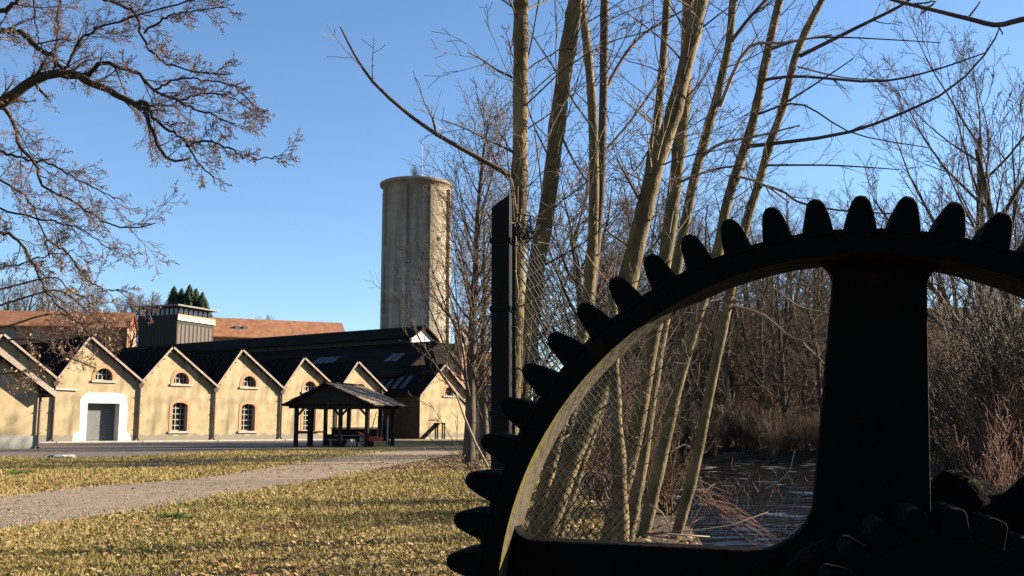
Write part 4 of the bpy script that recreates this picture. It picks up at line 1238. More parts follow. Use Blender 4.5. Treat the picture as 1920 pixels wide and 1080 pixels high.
# far undergrowth that nobody could count
g = random.Random(31)
und = []
for k in range(7500):
    D = g.uniform(26, 95); px = g.uniform(1130, 2000)
    p = at(px, 800, D); x, y = p.x, p.y
    if y < 60 and xl(y) - 1 < x < xr(y) + 0.3: continue
    if x < 1.6 or (y < 40 and x < xl(y)): continue
    z = h1(x, y); H = g.uniform(0.5, 2.8) * min(1, D / 55); r = 0.004 + 0.00016 * D
    dx, dy = g.gauss(0, 0.3), g.gauss(0, 0.3)
    mi_ = g.randrange(3)
    wx, wy_ = g.gauss(0, 0.12) * H, g.gauss(0, 0.12) * H
    und.append(([(x, y, z - 0.1), (x + dx * H * 0.4 + wx, y + dy * H * 0.4 + wy_, z + H * 0.5), (x + dx * H * 0.9 + wx * 0.4, y + dy * H * 0.9, z + H * 0.85), (x + dx * H * 1.6 - wx, y + dy * H * 1.6, z + H)], [r, r * 0.8, r * 0.6, r * 0.3], 3, mi_))
    for q in range(2):
        f = g.uniform(0.3, 0.8); a_ = g.uniform(0, 6.28); l_ = H * g.uniform(0.2, 0.5)
        p0_ = (x + dx * H * f + wx * (1 - abs(f - 0.5)), y + dy * H * f, z + H * f)
        und.append(([p0_, (p0_[0] + l_ * 0.6 * math.cos(a_), p0_[1] + l_ * 0.6 * math.sin(a_), p0_[2] + l_ * 0.35), (p0_[0] + l_ * math.cos(a_), p0_[1] + l_ * math.sin(a_), p0_[2] + l_ * 0.8)], [r * 0.6, r * 0.5, r * 0.25], 3, mi_))
o = tubes('undergrowth', und, [M['crown_red'], M['crown'], M['red_twig']])
tag(o, kind='stuff')

# trees on the rise behind the town
def tiny(name, me, px, py_top, D, H, label, grp, k):
    p = at(px, py_top, D)
    zb = h1(p.x, p.y)
    sc = max(0.25, (p.z - zb) / H)
    return put_tree(name, me, p.x, p.y, (sc * 0.95, sc), k * 1.7, label, 'tree', grp)
for k, (px, py) in enumerate(((15, 508), (50, 500), (95, 512), (140, 516), (175, 530), (215, 540), (-30, 498), (-75, 505))):
    tiny('bare_town_tree', broadA[k % 2], px, py, 262 + 5 * (k % 3), 12.5, '%s bare winter tree behind the far left red roof' % ('second', 'fourth', 'fifth', 'sixth', 'seventh', 'rightmost', 'third', 'half hidden leftmost')[k] + (' counted from the left' if k < 5 or k == 6 else ''), 'bare trees behind the far left roof', k)
for k, (px, py) in enumerate(((243, 545), (268, 533), (292, 538), (312, 552))):
    tiny('bare_town_tree', broadA[k % 2], px, py, 265, 12.5, ('leftmost', 'tallest', 'middle right', 'lowest, rightmost')[k] + ' bare rounded tree left of the conifers behind the timber block', 'bare trees behind the timber block', k + 3)
for k, (px, py) in enumerate(((445, 592), (475, 588), (505, 584), (535, 590), (560, 600), (585, 598), (612, 603), (650, 612))):
    tiny('bare_town_tree', broadA[k % 2], px, py, 285, 12.5, 'low distant bare tree above the red roof ridge, %s from the timber block' % ('first', 'second', 'third', 'fourth', 'fifth', 'sixth', 'seventh', 'last')[k], 'distant bare trees above the red roof', k + 7)

for k, (px, py, D) in enumerate(((120, 566, 206), (165, 556, 204), (205, 560, 207), (238, 575, 203), (60, 585, 208))):
    tiny('russet_town_tree', broadA[1], px, py, D, 12.5, ('russet bare tree in front of the middle of the far left red roof', 'tallest russet bare tree before the right end of the far left red roof', 'russet bare tree next to the right end of the far left roof', 'low russet bare tree touching the dark timber block', 'lowest russet bare tree before the far left red roof')[k], 'russet trees before the far left roof', k + 2)
def conifer_mesh(seed):
    g = random.Random(seed); mb_v, mb_f = [], []
    for k in range(2200):
        f = g.random() ** 0.8
        z = 1.2 + 10.5 * f; rad = (4.0 + g.uniform(-0.8, 0.5)) * (1 - f) ** 0.75 + 0.15
        a = g.uniform(0, 6.28); c, s = math.cos(a), math.sin(a)
        q1 = rad * g.uniform(0.45, 1.2); q0 = q1 * g.uniform(0.2, 0.7); w = 0.09 * rad + 0.07
        b = len(mb_v)
        mb_v += [(c * q0, s * q0, z + 0.25), (c * (q0 + q1) / 2 - s * w, s * (q0 + q1) / 2 + c * w, z - 0.05), (c * q1, s * q1, z - 0.55 * rad * 0.5), (c * (q0 + q1) / 2 + s * w, s * (q0 + q1) / 2 - c * w, z - 0.05)]
        mb_f += [(b, b + 1, b + 2, b + 3)]
    o = np_mesh('crown', np.array(mb_v), np.array(mb_f), M['conifer'])
    me = o.data; bpy.data.objects.remove(o)
    m = MB(); m.tube([(0, 0, -0.5), (0, 0, 11.6)], [0.25, 0.04], 6); t_ = m.build('trunk', M['bark']); tm = t_.data; bpy.data.objects.remove(t_)
    return (tm, me)
con = conifer_mesh(3)
for k, (px, py) in enumerate(((327, 537), (341, 541), (356, 534), (368, 541), (380, 548))):
    tiny('dark_conifer', con, px, py, 258 + 3 * (k % 2), 11.8, ('dark conifer with a narrow tip, leftmost behind the timber block', 'second small conifer from the left behind the timber block', 'tallest dark conifer behind the timber block', 'dark conifer just right of the tallest one', 'lowest dark conifer, rightmost behind the timber block')[k], 'conifers behind the timber block', k)

# ------------------------------------------------------------------ leaning stems behind the fence
TW = dict(seg=[6, 4, 3], wob=[0.10, 0.14, 0.16], up=[0.05, 0.05, 0.03], tap=[0.75, 0.7, 0.5], sides=[4, 3, 3], n=[5, 3], start=[0.3, 0.25], ang=[0.7, 0.75], ratio=[0.36, 0.45], short=[0.4, 0.4], rr=[0.5, 0.6], rmin=0.0022, max=2)

def smooth_pts(P, n):
    """Catmull-Rom resampling of a polyline of tuples."""
    out = []
    for k in range(n):
        s = k / (n - 1) * (len(P) - 1); i = min(int(s), len(P) - 2); f = s - i
        p0 = P[max(i - 1, 0)]; p1 = P[i]; p2 = P[i + 1]; p3 = P[min(i + 2, len(P) - 1)]
        out.append(tuple(0.5 * ((2 * b) + (-a + c) * f + (2 * a - 5 * b + 4 * c - d) * f * f + (-a + 3 * b - 3 * c + d) * f ** 3) for a, b, c, d in zip(p0, p1, p2, p3)))
    return out

def limb(pix, D0, D1, w0, w1, n=14):
    """Guide line through pixels of the photograph at real depth; widths in its pixels."""
    m = len(pix)
    P = []
    for i, (x, y) in enumerate(pix):
        D = D0 + (D1 - D0) * i / (m - 1)
        P.append(tuple(at(x, y, D)))
    pts = smooth_pts(P, n)
    rad = [0.47 * (w0 + (w1 - w0) * i / (n - 1)) * (D0 + (D1 - D0) * i / (n - 1)) / FPX for i in range(n)]
    return pts, rad

def stem_tree(pix, D0, D1, w0, w1, label, limbs=(), seed=0, ntw=16, bark='stem_bark', tmin=0.0):
    pts, rad = limb(pix, D0, D1, w0, w1, 26)
    bx, by = pts[0][0], pts[0][1]
    dz = h1(bx, by)
    # carry the stem down to the ground along its own lean
    d = nrm(tuple(pts[0][i] - pts[2][i] for i in range(3)))
    if pts[0][2] > dz and d[2] < -0.2:
        k = (pts[0][2] - dz + 0.15) / -d[2]
        ext_ = [tuple(pts[0][i] + d[i] * k * f for i in range(3)) for f in (1, 0.66, 0.33)]
        pts = ext_ + pts; rad = [rad[0] * 1.35, rad[0] * 1.12, rad[0] * 1.03] + rad
    g = random.Random(seed)
    # carry the stem on upward beyond the picture
    d = nrm(tuple(pts[-1][i] - pts[-4][i] for i in range(3)))
    L_ = 2.6
    up_ = [tuple(pts[-1][i] + (d[i] * L_ * f + (0, 0, 0.2 * f * f)[i]) for i in range(3)) for f in (0.33, 0.66, 1.0)]
    pts = pts + up_; rad = rad + [rad[-1] * 0.85, rad[-1] * 0.6, rad[-1] * 0.3]
    # little swellings at the nodes
    rad = [r * (1 + 0.05 * g.uniform(-1, 1)) for r in rad]
    base = Vector(pts[0])
    root = empty('coppice_tree', base, 0, label, 'tree stem', 'leaning stems behind the wire fence')
    loc = lambda Q: [(q[0] - base.x, q[1] - base.y, q[2] - base.z) for q in Q]
    fine = smooth_pts(loc(pts), 70)
    fr = np.interp(np.linspace(0, 1, 70), np.linspace(0, 1, len(rad)), rad)
    nodes = {g.randrange(3, 67) for _ in range(9)}
    fr = [r * (1 + (0.13 if i in nodes else 0.05 if i - 1 in nodes else 0) + 0.02 * math.sin(i * 0.9)) for i, r in enumerate(fr)]
    tubes('trunk', [(fine, fr, 12, 0)], M[bark], root)
    out = []
    for lp, a0, a1, lw0, lw1, lm in limbs:
        q, rr = limb(lp, a0, a1, lw0, lw1, 12)
        tubes('branch', [(loc(q), rr, 6, 0)], M[lm], root)
        for k in range(4):
            i = g.randrange(3, 10)
            dd = nrm(tuple(q[i + 1][m_] - q[i][m_] for m_ in range(3)))
            grow(out, loc([q[i]])[0], tilt(dd, g.uniform(0.5, 1.0), g.uniform(0, 6.28)), g.uniform(0.2, 0.5), max(0.003, rr[i] * 0.5), 1, TW, g)
    n = len(fine)
    for k in range(ntw):
        i = int(n * (tmin + (0.97 - tmin) * (k + g.random()) / ntw))
        i = min(max(i, 1), n - 2)
        dd = nrm(tuple(fine[i + 1][m_] - fine[i][m_] for m_ in range(3)))
        for s in range(1 if g.random() < 0.55 else 2):
            az = g.uniform(0, 6.28)
            grow(out, fine[i], tilt(dd, g.uniform(0.65, 1.15), az), g.uniform(0.35, 1.25), g.uniform(0.004, 0.009), 0, TW, g)
    tag(tubes('twigs', [(a, b, s, 1 if g.random() < 0.16 else 0) for a, b, s, lv in out], [M['twig'], M['pale_twig']], root), kind='stuff')
    return root

stem_tree([(958, 800), (966, 620), (973, 400), (976, 200), (977, -10)], 6.6, 6.6, 33, 32, 'straight upright stem directly behind the fence post', [([(960, 330), (905, 300), (800, 240), (710, 165), (668, 108), (638, 50)], 6.55, 6.0, 12, 3, 'twig'), ([(962, 285), (915, 262), (870, 240), (828, 224)], 6.6, 6.2, 5, 2, 'twig'), ([(960, 145), (930, 130), (905, 112), (876, 98)], 6.6, 6.3, 5, 2, 'twig'), ([(985, 130), (1000, 60), (1010, 0), (1018, -40)], 6.6, 6.8, 4, 3, 'twig')], 1, 22)
stem_tree([(965, 850), (988, 673), (1005, 507), (1026, 389), (1050, 194), (1080, -5)], 7.0, 7.0, 36, 32, 'thick stem leaning right, second from the fence post', [([(1055, 150), (1075, 190), (1110, 240), (1125, 290)], 7, 6.6, 5, 2, 'twig'), ([(1045, 240), (1075, 300), (1100, 340)], 7, 6.7, 6, 3, 'twig')], 2, 22)
stem_tree([(1016, 940), (1050, 800), (1085, 660), (1105, 540), (1113, 400), (1112, 233), (1104, 120), (1094, 30), (1088, -20)], 7.6, 7.6, 28, 15, 'dark stem bending to the left at its top, third from the post', [], 3, 18)
stem_tree([(1035, 930), (1066, 800), (1096, 660), (1110, 540), (1124, 380), (1131, 200), (1133, 80), (1134, -20)], 7.9, 7.9, 20, 17, 'narrow reddish stem touching the third stem', [([(1131, 180), (1155, 130), (1190, 80), (1235, 45), (1300, 10)], 7.9, 8.3, 8, 4, 'twig'), ([(1128, 290), (1180, 230), (1230, 160), (1262, 110)], 7.9, 8.4, 6, 3, 'twig')], 4, 8, bark='twig')
stem_tree([(1046, 1000), (1096, 850), (1146, 690), (1184, 480), (1215, 330), (1232, 230), (1243, 117), (1251, -5)], 8.6, 8.6, 22, 16, 'slim stem crossing behind the thickest leaning stem', [([(1228, 260), (1190, 320), (1180, 280)], 8.6, 8.5, 4, 2, 'twig')], 5, 22)
stem_tree([(1020, 1010), (1074, 854), (1136, 699), (1178, 523), (1210, 389), (1230, 311), (1262, 215), (1287, 117), (1318, -15)], 7.2, 7.2, 42, 30, 'thickest leaning stem, seen above the cogwheel and through it', [([(1205, 385), (1180, 340), (1158, 300)], 7.2, 6.8, 8, 4, 'twig')], 6, 24, tmin=0.2)
stem_tree([(1140, 1012), (1168, 913), (1192, 815), (1222, 640), (1250, 468), (1270, 311), (1282, 200), (1290, 20), (1291, -15)], 9.4, 9.4, 34, 24, 'upright stem between the thickest one and the pale forked one', [([(1255, 350), (1330, 320), (1390, 310)], 9.4, 9, 6, 3, 'twig')], 7, 28, tmin=0.2)
stem_tree([(1186, 960), (1206, 850), (1232, 672), (1275, 468), (1303, 330), (1342, 190), (1366, 85), (1376, -15)], 10.2, 10.2, 27, 15, 'pale stem leaning right with a long sunlit side branch', [([(1350, 200), (1400, 92), (1470, 80), (1560, 65)], 10.2, 9.8, 9, 3, 'pale_twig'), ([(1310, 300), (1350, 270), (1420, 255), (1500, 235)], 10.2, 9.9, 8, 3, 'pale_twig'), ([(1366, 85), (1400, 40), (1440, -5)], 10.2, 10, 9, 6, 'twig')], 8, 28, tmin=0.2)
stem_tree([(1212, 980), (1250, 813), (1276, 702), (1319, 558), (1347, 468), (1361, 389), (1385, 311), (1405, 253), (1420, 194), (1435, 117), (1464, -10)], 11.4, 11.4, 25, 17, 'leaning stem whose long branch reaches far right over the wheel', [([(1395, 275), (1460, 268), (1574, 252), (1667, 222), (1778, 170), (1850, 98), (1874, 52)], 11.4, 10.4, 9, 3, 'twig'), ([(1432, 150), (1500, 143), (1640, 153), (1740, 135), (1850, 98)], 11.4, 10.8, 7, 3, 'twig'), ([(1420, 215), (1500, 195), (1600, 250), (1742, 277)], 11.4, 10.9, 5, 2, 'twig'), ([(1440, 95), (1500, 75), (1580, 70), (1762, 80)], 11.4, 11.0, 6, 2, 'twig'), ([(1380, 330), (1430, 345), (1480, 380)], 11.4, 11.2, 6, 3, 'pale_twig')], 9, 26, tmin=0.2)
stem_tree([(1269, 1002), (1304, 869), (1326, 758), (1368, 552), (1402, 408), (1421, 350), (1443, 272), (1470, 194), (1496, 93), (1546, -10)], 11.8, 11.8, 22, 14, 'slender leaning stem farthest from the post, with pale side shoots', [([(1372, 560), (1400, 568), (1440, 550), (1490, 530), (1530, 540), (1552, 530)], 11.8, 11.4, 8, 3, 'pale_twig'), ([(1368, 572), (1430, 590), (1480, 630), (1520, 640), (1556, 634)], 11.8, 11.3, 6, 3, 'pale_twig'), ([(1450, 540), (1500, 575), (1560, 588)], 11.5, 11.3, 4, 3, 'pale_twig'), ([(1500, 105), (1600, 55), (1690, 10), (1720, -15)], 11.8, 11.5, 9, 5, 'twig'), ([(1430, 310), (1560, 310), (1685, 318)], 11.8, 11.2, 5, 2, 'twig'), ([(1495, 125), (1580, 145), (1665, 150)], 11.8, 11.3, 4, 2, 'pale_twig'), ([(1425, 345), (1470, 360), (1500, 380), (1580, 395), (1700, 402)], 11.8, 11.4, 6, 3, 'twig'), ([(1470, 195), (1540, 150), (1600, 110)], 11.8, 11.5, 5, 2, 'twig')], 10, 26, tmin=0.2)
# broken peeled trunk at the fence end
pts, rad = limb([(1166, 1140), (1164, 1010), (1162, 900), (1155, 780), (1152, 690), (1150, 560)], 5.85, 5.85, 38, 17, 24)
mb = MB(); mb.tube(pts, [r * (1 + 0.10 * math.sin(i * 1.3) + 0.06 * math.sin(i * 3.1)) for i, r in enumerate(rad)], 10)
tag(mb.build('broken_trunk', M['stem_bark'], smooth=True), 'dead broken trunk that the far end of the wire mesh is hung on', 'dead trunk')
# branch hanging in from the top right
root = empty('overhanging_branch', at(1990, 40, 6), 0, 'dark branch hanging in across the top right corner of the sky', 'branch')
rl = root.location
bl = lambda Q: [(q[0] - rl.x, q[1] - rl.y, q[2] - rl.z) for q in Q]
q, rr = limb([(2000, 30), (1920, 36), (1870, 47), (1820, 36), (1755, 20), (1675, 0), (1600, -25)], 6, 6, 14, 6, 18)
tubes('limb', [(bl(q), rr, 8, 0)], M['twig'], root)
out = []
for lp in ([(1870, 47), (1880, 62), (1878, 64)], [(1815, 34), (1830, 15), (1838, 3)], [(1742, 15), (1728, 25), (1726, 28)], [(1740, 14), (1755, 4), (1745, 2)], [(1700, 8), (1740, 5), (1745, 1)]):
    q, rr = limb(lp, 6, 6, 5, 3, 5); out.append((bl(q), rr, 4, 0))
tag(tubes('twigs', out, M['twig'], root), kind='stuff')

# ------------------------------------------------------------------ spreading tree reaching in from the left
OAKD = 13.0
base = Vector((-8.6, OAKD + 0.5, 0))
oak = empty('spreading_tree', base, 0, 'big spreading tree reaching in from the left, limbs with withered buds', 'tree')
ol = lambda Q: [(q[0] - base.x, q[1] - base.y, q[2] - base.z) for q in Q]
g = random.Random(77)
tp = [tuple(base), tuple(base + Vector((0.05, 0, 1.6))), tuple(base + Vector((0.12, 0, 3.2))), tuple(base + Vector((0.0, 0.1, 5.0))), tuple(base + Vector((-0.3, 0.2, 7.5))), tuple(base + Vector((-0.5, 0.4, 10)))]
tp = smooth_pts(tp, 20)
tubes('trunk', [(ol(tp), list(np.interp(np.linspace(0, 1, 20), [0, 0.12, 0.5, 1], [0.42, 0.30, 0.22, 0.06])), 12, 0)], M['oak_bark'], oak)
TWO = dict(seg=[7, 5, 4, 3], wob=[0.08, 0.10, 0.12, 0.14], up=[0.0, -0.01, -0.01, 0.0], tap=[0.75, 0.75, 0.7, 0.5], sides=[5, 4, 3, 3], n=[6, 5, 3], start=[0.2, 0.2, 0.2], ang=[0.55, 0.6, 0.65], ratio=[0.55, 0.5, 0.45], short=[0.35, 0.35, 0.3], rr=[0.55, 0.6, 0.65], rmin=0.0028, max=3)
oak_limbs = [
    # pixels, depth0, depth1, width0, width1, twig spawns, twig length
    ([(-110, 255), (-60, 222), (10, 190), (60, 152), (120, 138), (160, 150), (200, 168), (250, 192), (268, 207), (285, 245), (318, 298), (358, 298)], 13.2, 12.4, 30, 5, 20, 0.75),
    ([(165, 140), (190, 120), (218, 122), (259, 140), (290, 171), (332, 189), (363, 202), (400, 218), (440, 232)], 12.9, 12.2, 12, 3, 18, 0.7),
    ([(255, 195), (272, 192), (290, 225), (330, 250), (352, 270), (372, 305), (404, 337)], 12.7, 12.3, 10, 3, 12, 0.5),
    ([(350, 275), (372, 266), (394, 264), (430, 280), (456, 290), (508, 296), (530, 288)], 12.4, 12.0, 7, 2, 14, 0.45),
    ([(-60, 50), (0, 57), (41, 62), (67, 88), (98, 104), (119, 137)], 13.4, 13.0, 16, 10, 8, 0.7),
    ([(119, 135), (130, 119), (145, 83), (176, 57), (249, 31), (358, 0), (420, -30)], 13.0, 12.4, 8, 3, 16, 0.8),
    ([(180, -20), (202, 0), (254, 26), (270, 78), (300, 110), (350, 130), (430, 140)], 13.0, 12.3, 9, 3, 14, 0.7),
    ([(270, 60), (320, 30), (370, 20), (440, 10)], 12.8, 12.4, 6, 2, 10, 0.6),
    ([(290, 170), (330, 150), (380, 150), (440, 165), (480, 200)], 12.6, 12.2, 6, 2, 12, 0.6),
    ([(330, 190), (400, 175), (450, 190), (495, 230)], 12.5, 12.1, 5, 2, 12, 0.5),
    ([(-70, 170), (10, 207), (36, 270), (67, 311), (88, 352), (155, 389), (223, 425), (290, 420)], 13.4, 12.6, 11, 2.5, 18, 0.7),
    ([(-60, 270), (0, 285), (57, 300), (111, 314), (160, 345), (220, 372)], 13.5, 12.8, 8, 2, 12, 0.65),
    ([(-60, 300), (0, 337), (52, 373), (73, 415), (93, 482)], 13.4, 13.0, 7, 3, 10, 0.6),
    ([(-70, 420), (0, 435), (31, 446), (57, 482), (78, 529), (100, 565), (140, 600), (165, 625)], 13.3, 12.9, 9, 2.5, 14, 0.7),
    ([(-50, 380), (30, 400), (99, 416), (155, 431), (210, 470)], 13.4, 12.8, 6, 2, 12, 0.6),
    ([(93, 450), (130, 480), (160, 520), (200, 545), (225, 540)], 13.0, 12.7, 5, 2, 10, 0.5),
    ([(-80, -10), (0, 20), (25, 5), (60, -30)], 13.4, 13.0, 14, 8, 6, 0.7),
    ([(-70, 480), (10, 500), (80, 480), (140, 470)], 13.4, 12.9, 6, 2, 10, 0.5),
    ([(60, -20), (66, 40), (80, 100)], 13.2, 13.1, 5, 3, 5, 0.5),
    ([(100, 130), (108, 60), (112, 0), (110, -30)], 13.0, 13.2, 6, 4, 8, 0.5),
]
out = []
tips = []
for pix, d0, d1, w0, w1, ns, tl in oak_limbs:
    q, rr = limb(pix, d0, d1, w0, w1, 30)
    rr = [r_ * 0.86 for r_ in rr]
    if pix[-1][0] > 340: tl *= 0.72
    q = [tuple(c + g.gauss(0, 0.012) for c in p_) for p_ in q]
    tubes('limb', [(ol(q), rr, 8, 0)], M['oak_bark'], oak)
    for k in range(ns):
        f = 0.12 + 0.86 * (k + g.random()) / ns
        i = min(int(f * 29), 28)
        dd = nrm(tuple(q[i + 1][m_] - q[i][m_] for m_ in range(3)))
        dd = nrm((dd[0] + 0.4, dd[1], dd[2] - 0.05))
        grow(out, ol([q[i]])[0], tilt(dd, g.uniform(0.35, 1.0), g.uniform(0, 6.28)), tl * g.uniform(0.5, 1.1), max(0.005, rr[i] * 0.42), 0, TWO, g)
# rest of the crown beyond the picture
for k in range(14):
    a = g.uniform(1.8, 4.6); z = g.uniform(3.5, 9)
    grow(out, (0, 0, z), nrm((math.cos(a), math.sin(a), 0.35)), g.uniform(2.5, 4.5), 0.06, 0, TWO, g)
for a, b, s, lv in out:
    if lv == 3 or (lv == 2 and g.random() < 0.6): tips.append(a[-1])
tag(tubes('twigs', [(a, b, s, 0 if lv == 0 else 1) for a, b, s, lv in out], [M['oak_bark'], M['oak_twig']], oak), kind='stuff')
def leaf_mesh(name, P, size, m, parent=None, flat=False):
    """Small bent leaves: a quad folded along its rib."""
    P = np.asarray(P, float); n = len(P)
    a = nrg.uniform(0, 2 * np.pi, n); sz = size * nrg.uniform(0.55, 1.25, n)
    if flat:
        U = np.stack([np.cos(a), np.sin(a), nrg.normal(0, 0.25, n)], 1); Wd = np.stack([-np.sin(a), np.cos(a), nrg.normal(0, 0.3, n)], 1)
    else:
        U = nrg.normal(0, 1, (n, 3)); U /= np.linalg.norm(U, axis=1, keepdims=True); Wd = np.cross(U, nrg.normal(0, 1, (n, 3))); Wd /= np.linalg.norm(Wd, axis=1, keepdims=True)
    N_ = np.cross(U, Wd)
    s = sz[:, None]
    v0 = P - U * s * 0.5; v1 = P + Wd * s * 0.3 + N_ * s * 0.14; v2 = P + U * s * 0.5 + N_ * s * nrg.uniform(-0.2, 0.3, n)[:, None]; v3 = P - Wd * s * 0.3 + N_ * s * 0.14
    V_ = np.stack([v0, v1, v2, v3], 1).reshape(-1, 3)
    b = np.arange(n)[:, None] * 4
    F_ = np.concatenate([b + np.array([[0, 1, 2]]), b + np.array([[0, 2, 3]])], 1).reshape(-1, 3)
    return np_mesh(name, V_, F_, m, parent)
tips = [t_ for t_ in tips if g.random() < 0.3]
tag(leaf_mesh('withered_leaves', np.array(tips) + nrg.normal(0, 0.01, (len(tips), 3)), 0.024, M['bud_leaf'], oak), kind='stuff')
# hanging brown leaf sprays of a young tree low at the left
lt = gp(-70, 900); lt = Vector((-11.8, 20.0, 0))
yb = empty('leafy_sapling', lt, 0, 'young tree at the left edge still hung with brown leaves', 'sapling')
out = []
yl = lambda Q: [(q[0] - lt.x, q[1] - lt.y, q[2] - lt.z) for q in Q]
tubes('trunk', [([(0, 0, -0.1), (0.05, 0, 1.2), (0.15, 0, 2.4), (0.3, 0, 3.6)], [0.06, 0.05, 0.04, 0.03], 7, 0)], M['oak_bark'], yb)
for pix in ([(-90, 640), (20, 610), (90, 590), (150, 600), (215, 660)], [(-80, 600), (40, 560), (110, 545), (160, 580), (195, 610)], [(-90, 680), (0, 640), (80, 640), (130, 670), (180, 690)], [(-90, 560), (10, 540), (100, 520), (130, 545), (165, 560)], [(-80, 700), (20, 700), (60, 690)]):
    q, rr = limb(pix, 20, 19.2, 5, 2, 16)
    tubes('branch', [(yl(q), rr, 5, 0)], M['twig'], yb)
    for k in range(16):
        i = g.randrange(6, 15)
        grow(out, yl([q[i]])[0], tilt((0.6, 0, -0.2), g.uniform(0.2, 1.2), g.uniform(0, 6.28)), g.uniform(0.25, 0.6), 0.006, 1, TWO, g)
tag(tubes('twigs', [(a, b, s, 0) for a, b, s, lv in out], M['oak_twig'], yb), kind='stuff')
tp2 = [p_ for a, b, s, lv in out for p_ in a[1:] if a[-1][0] > 1.2 and g.random() < 0.10]
tag(leaf_mesh('withered_leaves', np.array(tp2), 0.07, M['dry_leaf'], yb), kind='stuff')

# ------------------------------------------------------------------ grass, leaves, pebbles
def scatter(n, ymin, ymax, power=1.0):
    u = nrg.random(n)
    y = (ymin ** (1 - power) + u * (ymax ** (1 - power) - ymin ** (1 - power))) ** (1 / (1 - power)) if power != 1 else ymin * (ymax / ymin) ** u
    x = -0.62 * y - 1.5 + nrg.random(n) * (0.62 * y + 1.5 + 1.2)
    return x, y
x, y = scatter(330000, 5.5, 56, 1.35)
jx, jy = x + nrg.normal(0, 0.2, len(x)), y + nrg.normal(0, 0.55, len(x)) * (nrg.random(len(x)) < 0.6)
keep = ~inside(path_E, jx, jy) & ~inside(yard_E, jx, jy) & ~(inside(soil_E, x, y) & (nrg.random(len(x)) < 0.85))
# thin out under the litter band at the right
thin = (y > 28.5 + 1.2 * np.sin(x * 2.1)) & (y < 47) & (x > -6.5 + np.sin(y * 1.3)) & (nrg.random(len(x)) < 0.9)
keep &= ~thin
x, y = x[keep], y[keep]
n = len(x)
patch = 0.5 + 0.5 * np.sin(x * 1.9 + 1.3 * np.sin(y * 0.8)) * np.sin(y * 1.5 + x * 0.7)
hgt_b = (0.022 + 0.035 * nrg.random(n) + 0.022 * patch) * (1 + 0.012 * y)
wd = 0.0035 + 0.0004 * y
a = nrg.uniform(0, 2 * np.pi, n)
lean = nrg.uniform(0.3, 1.5, n) * hgt_b
la = nrg.uniform(0, 2 * np.pi, n)
zb_ = hgt(x, y)
v0 = np.stack([x - np.cos(a) * wd, y - np.sin(a) * wd, zb_ - 0.004], 1)
v1 = np.stack([x + np.cos(a) * wd, y + np.sin(a) * wd, zb_ - 0.004], 1)
v2 = np.stack([x + np.cos(la) * lean, y + np.sin(la) * lean, zb_ + hgt_b], 1)
gr = np_mesh('grass', np.stack([v0, v1, v2], 1).reshape(-1, 3), np.arange(3 * n).reshape(-1, 3), M['blade'])
tag(gr, kind='stuff')
# fallen leaves, thick on the turf and thin on the path
x, y = scatter(60000, 5.5, 52, 1.25)
onp = inside(path_E, x, y) | inside(yard_E, x, y)
clump = 0.5 + 0.5 * np.sin(x * 0.9 + 2.1 * np.sin(y * 0.5)) * np.sin(y * 0.7 + 0.4 * x)
keep = nrg.random(len(x)) < np.where(onp, 0.10, 0.25 + 0.75 * clump)
x, y = x[keep], y[keep]
lz = hgt(x, y) + 0.018 + 0.04 * nrg.random(len(x)) * ~inside(path_E, x, y)
tag(leaf_mesh('fallen_leaves', np.stack([x, y, lz], 1), 0.058, M['dry_leaf'], flat=True), kind='stuff')
# litter under the slim trees and on the banks
x = np.concatenate([nrg.uniform(-7, 1.5, 9000), nrg.uniform(0.5, 6, 9000)]); y = np.concatenate([nrg.uniform(27, 46, 9000), nrg.uniform(6, 40, 9000)])
ok = ~((x > xl(y) + 0.3) & (x < xr(y)))
ok &= ~(inside(path_E, x, y) & (nrg.random(len(x)) < 0.8))
x, y = x[ok], y[ok]
tag(leaf_mesh('leaf_litter', np.stack([x, y, hgt(x, y) + 0.02], 1), 0.08, M['dry_leaf'], flat=True), kind='stuff')
x = nrg.uniform(3, 34, 26000); y = nrg.uniform(9, 72, 26000)
ok = (((x > xr(y) - 0.6) & (y < 62)) | (y > 58)) & (x > 2)
x, y = x[ok], y[ok]
tag(leaf_mesh('leaf_litter', np.stack([x, y, hgt(x, y) + 0.03], 1), 0.13, M['dry_leaf'], flat=True), kind='stuff')
# pebbles on the path
x, y = scatter(42000, 8, 40, 1.3)
keep = inside(path_E, x, y)
x, y = x[keep], y[keep]
n = len(x); s = nrg.uniform(0.006, 0.02, n)
oct_v = np.array([[1, 0, 0], [0, 1, 0], [-1, 0, 0], [0, -1, 0], [0, 0, 0.8]])
V_ = (np.stack([x, y, np.full(n, 0.008)], 1)[:, None, :] + oct_v[None] * s[:, None, None]).reshape(-1, 3)
b = np.arange(n)[:, None] * 5
F_ = np.concatenate([b + np.array([[0, 1, 4]]), b + np.array([[1, 2, 4]]), b + np.array([[2, 3, 4]]), b + np.array([[3, 0, 4]])], 1).reshape(-1, 3)
tag(np_mesh('path_pebbles', V_, F_, M['pebble']), kind='stuff')
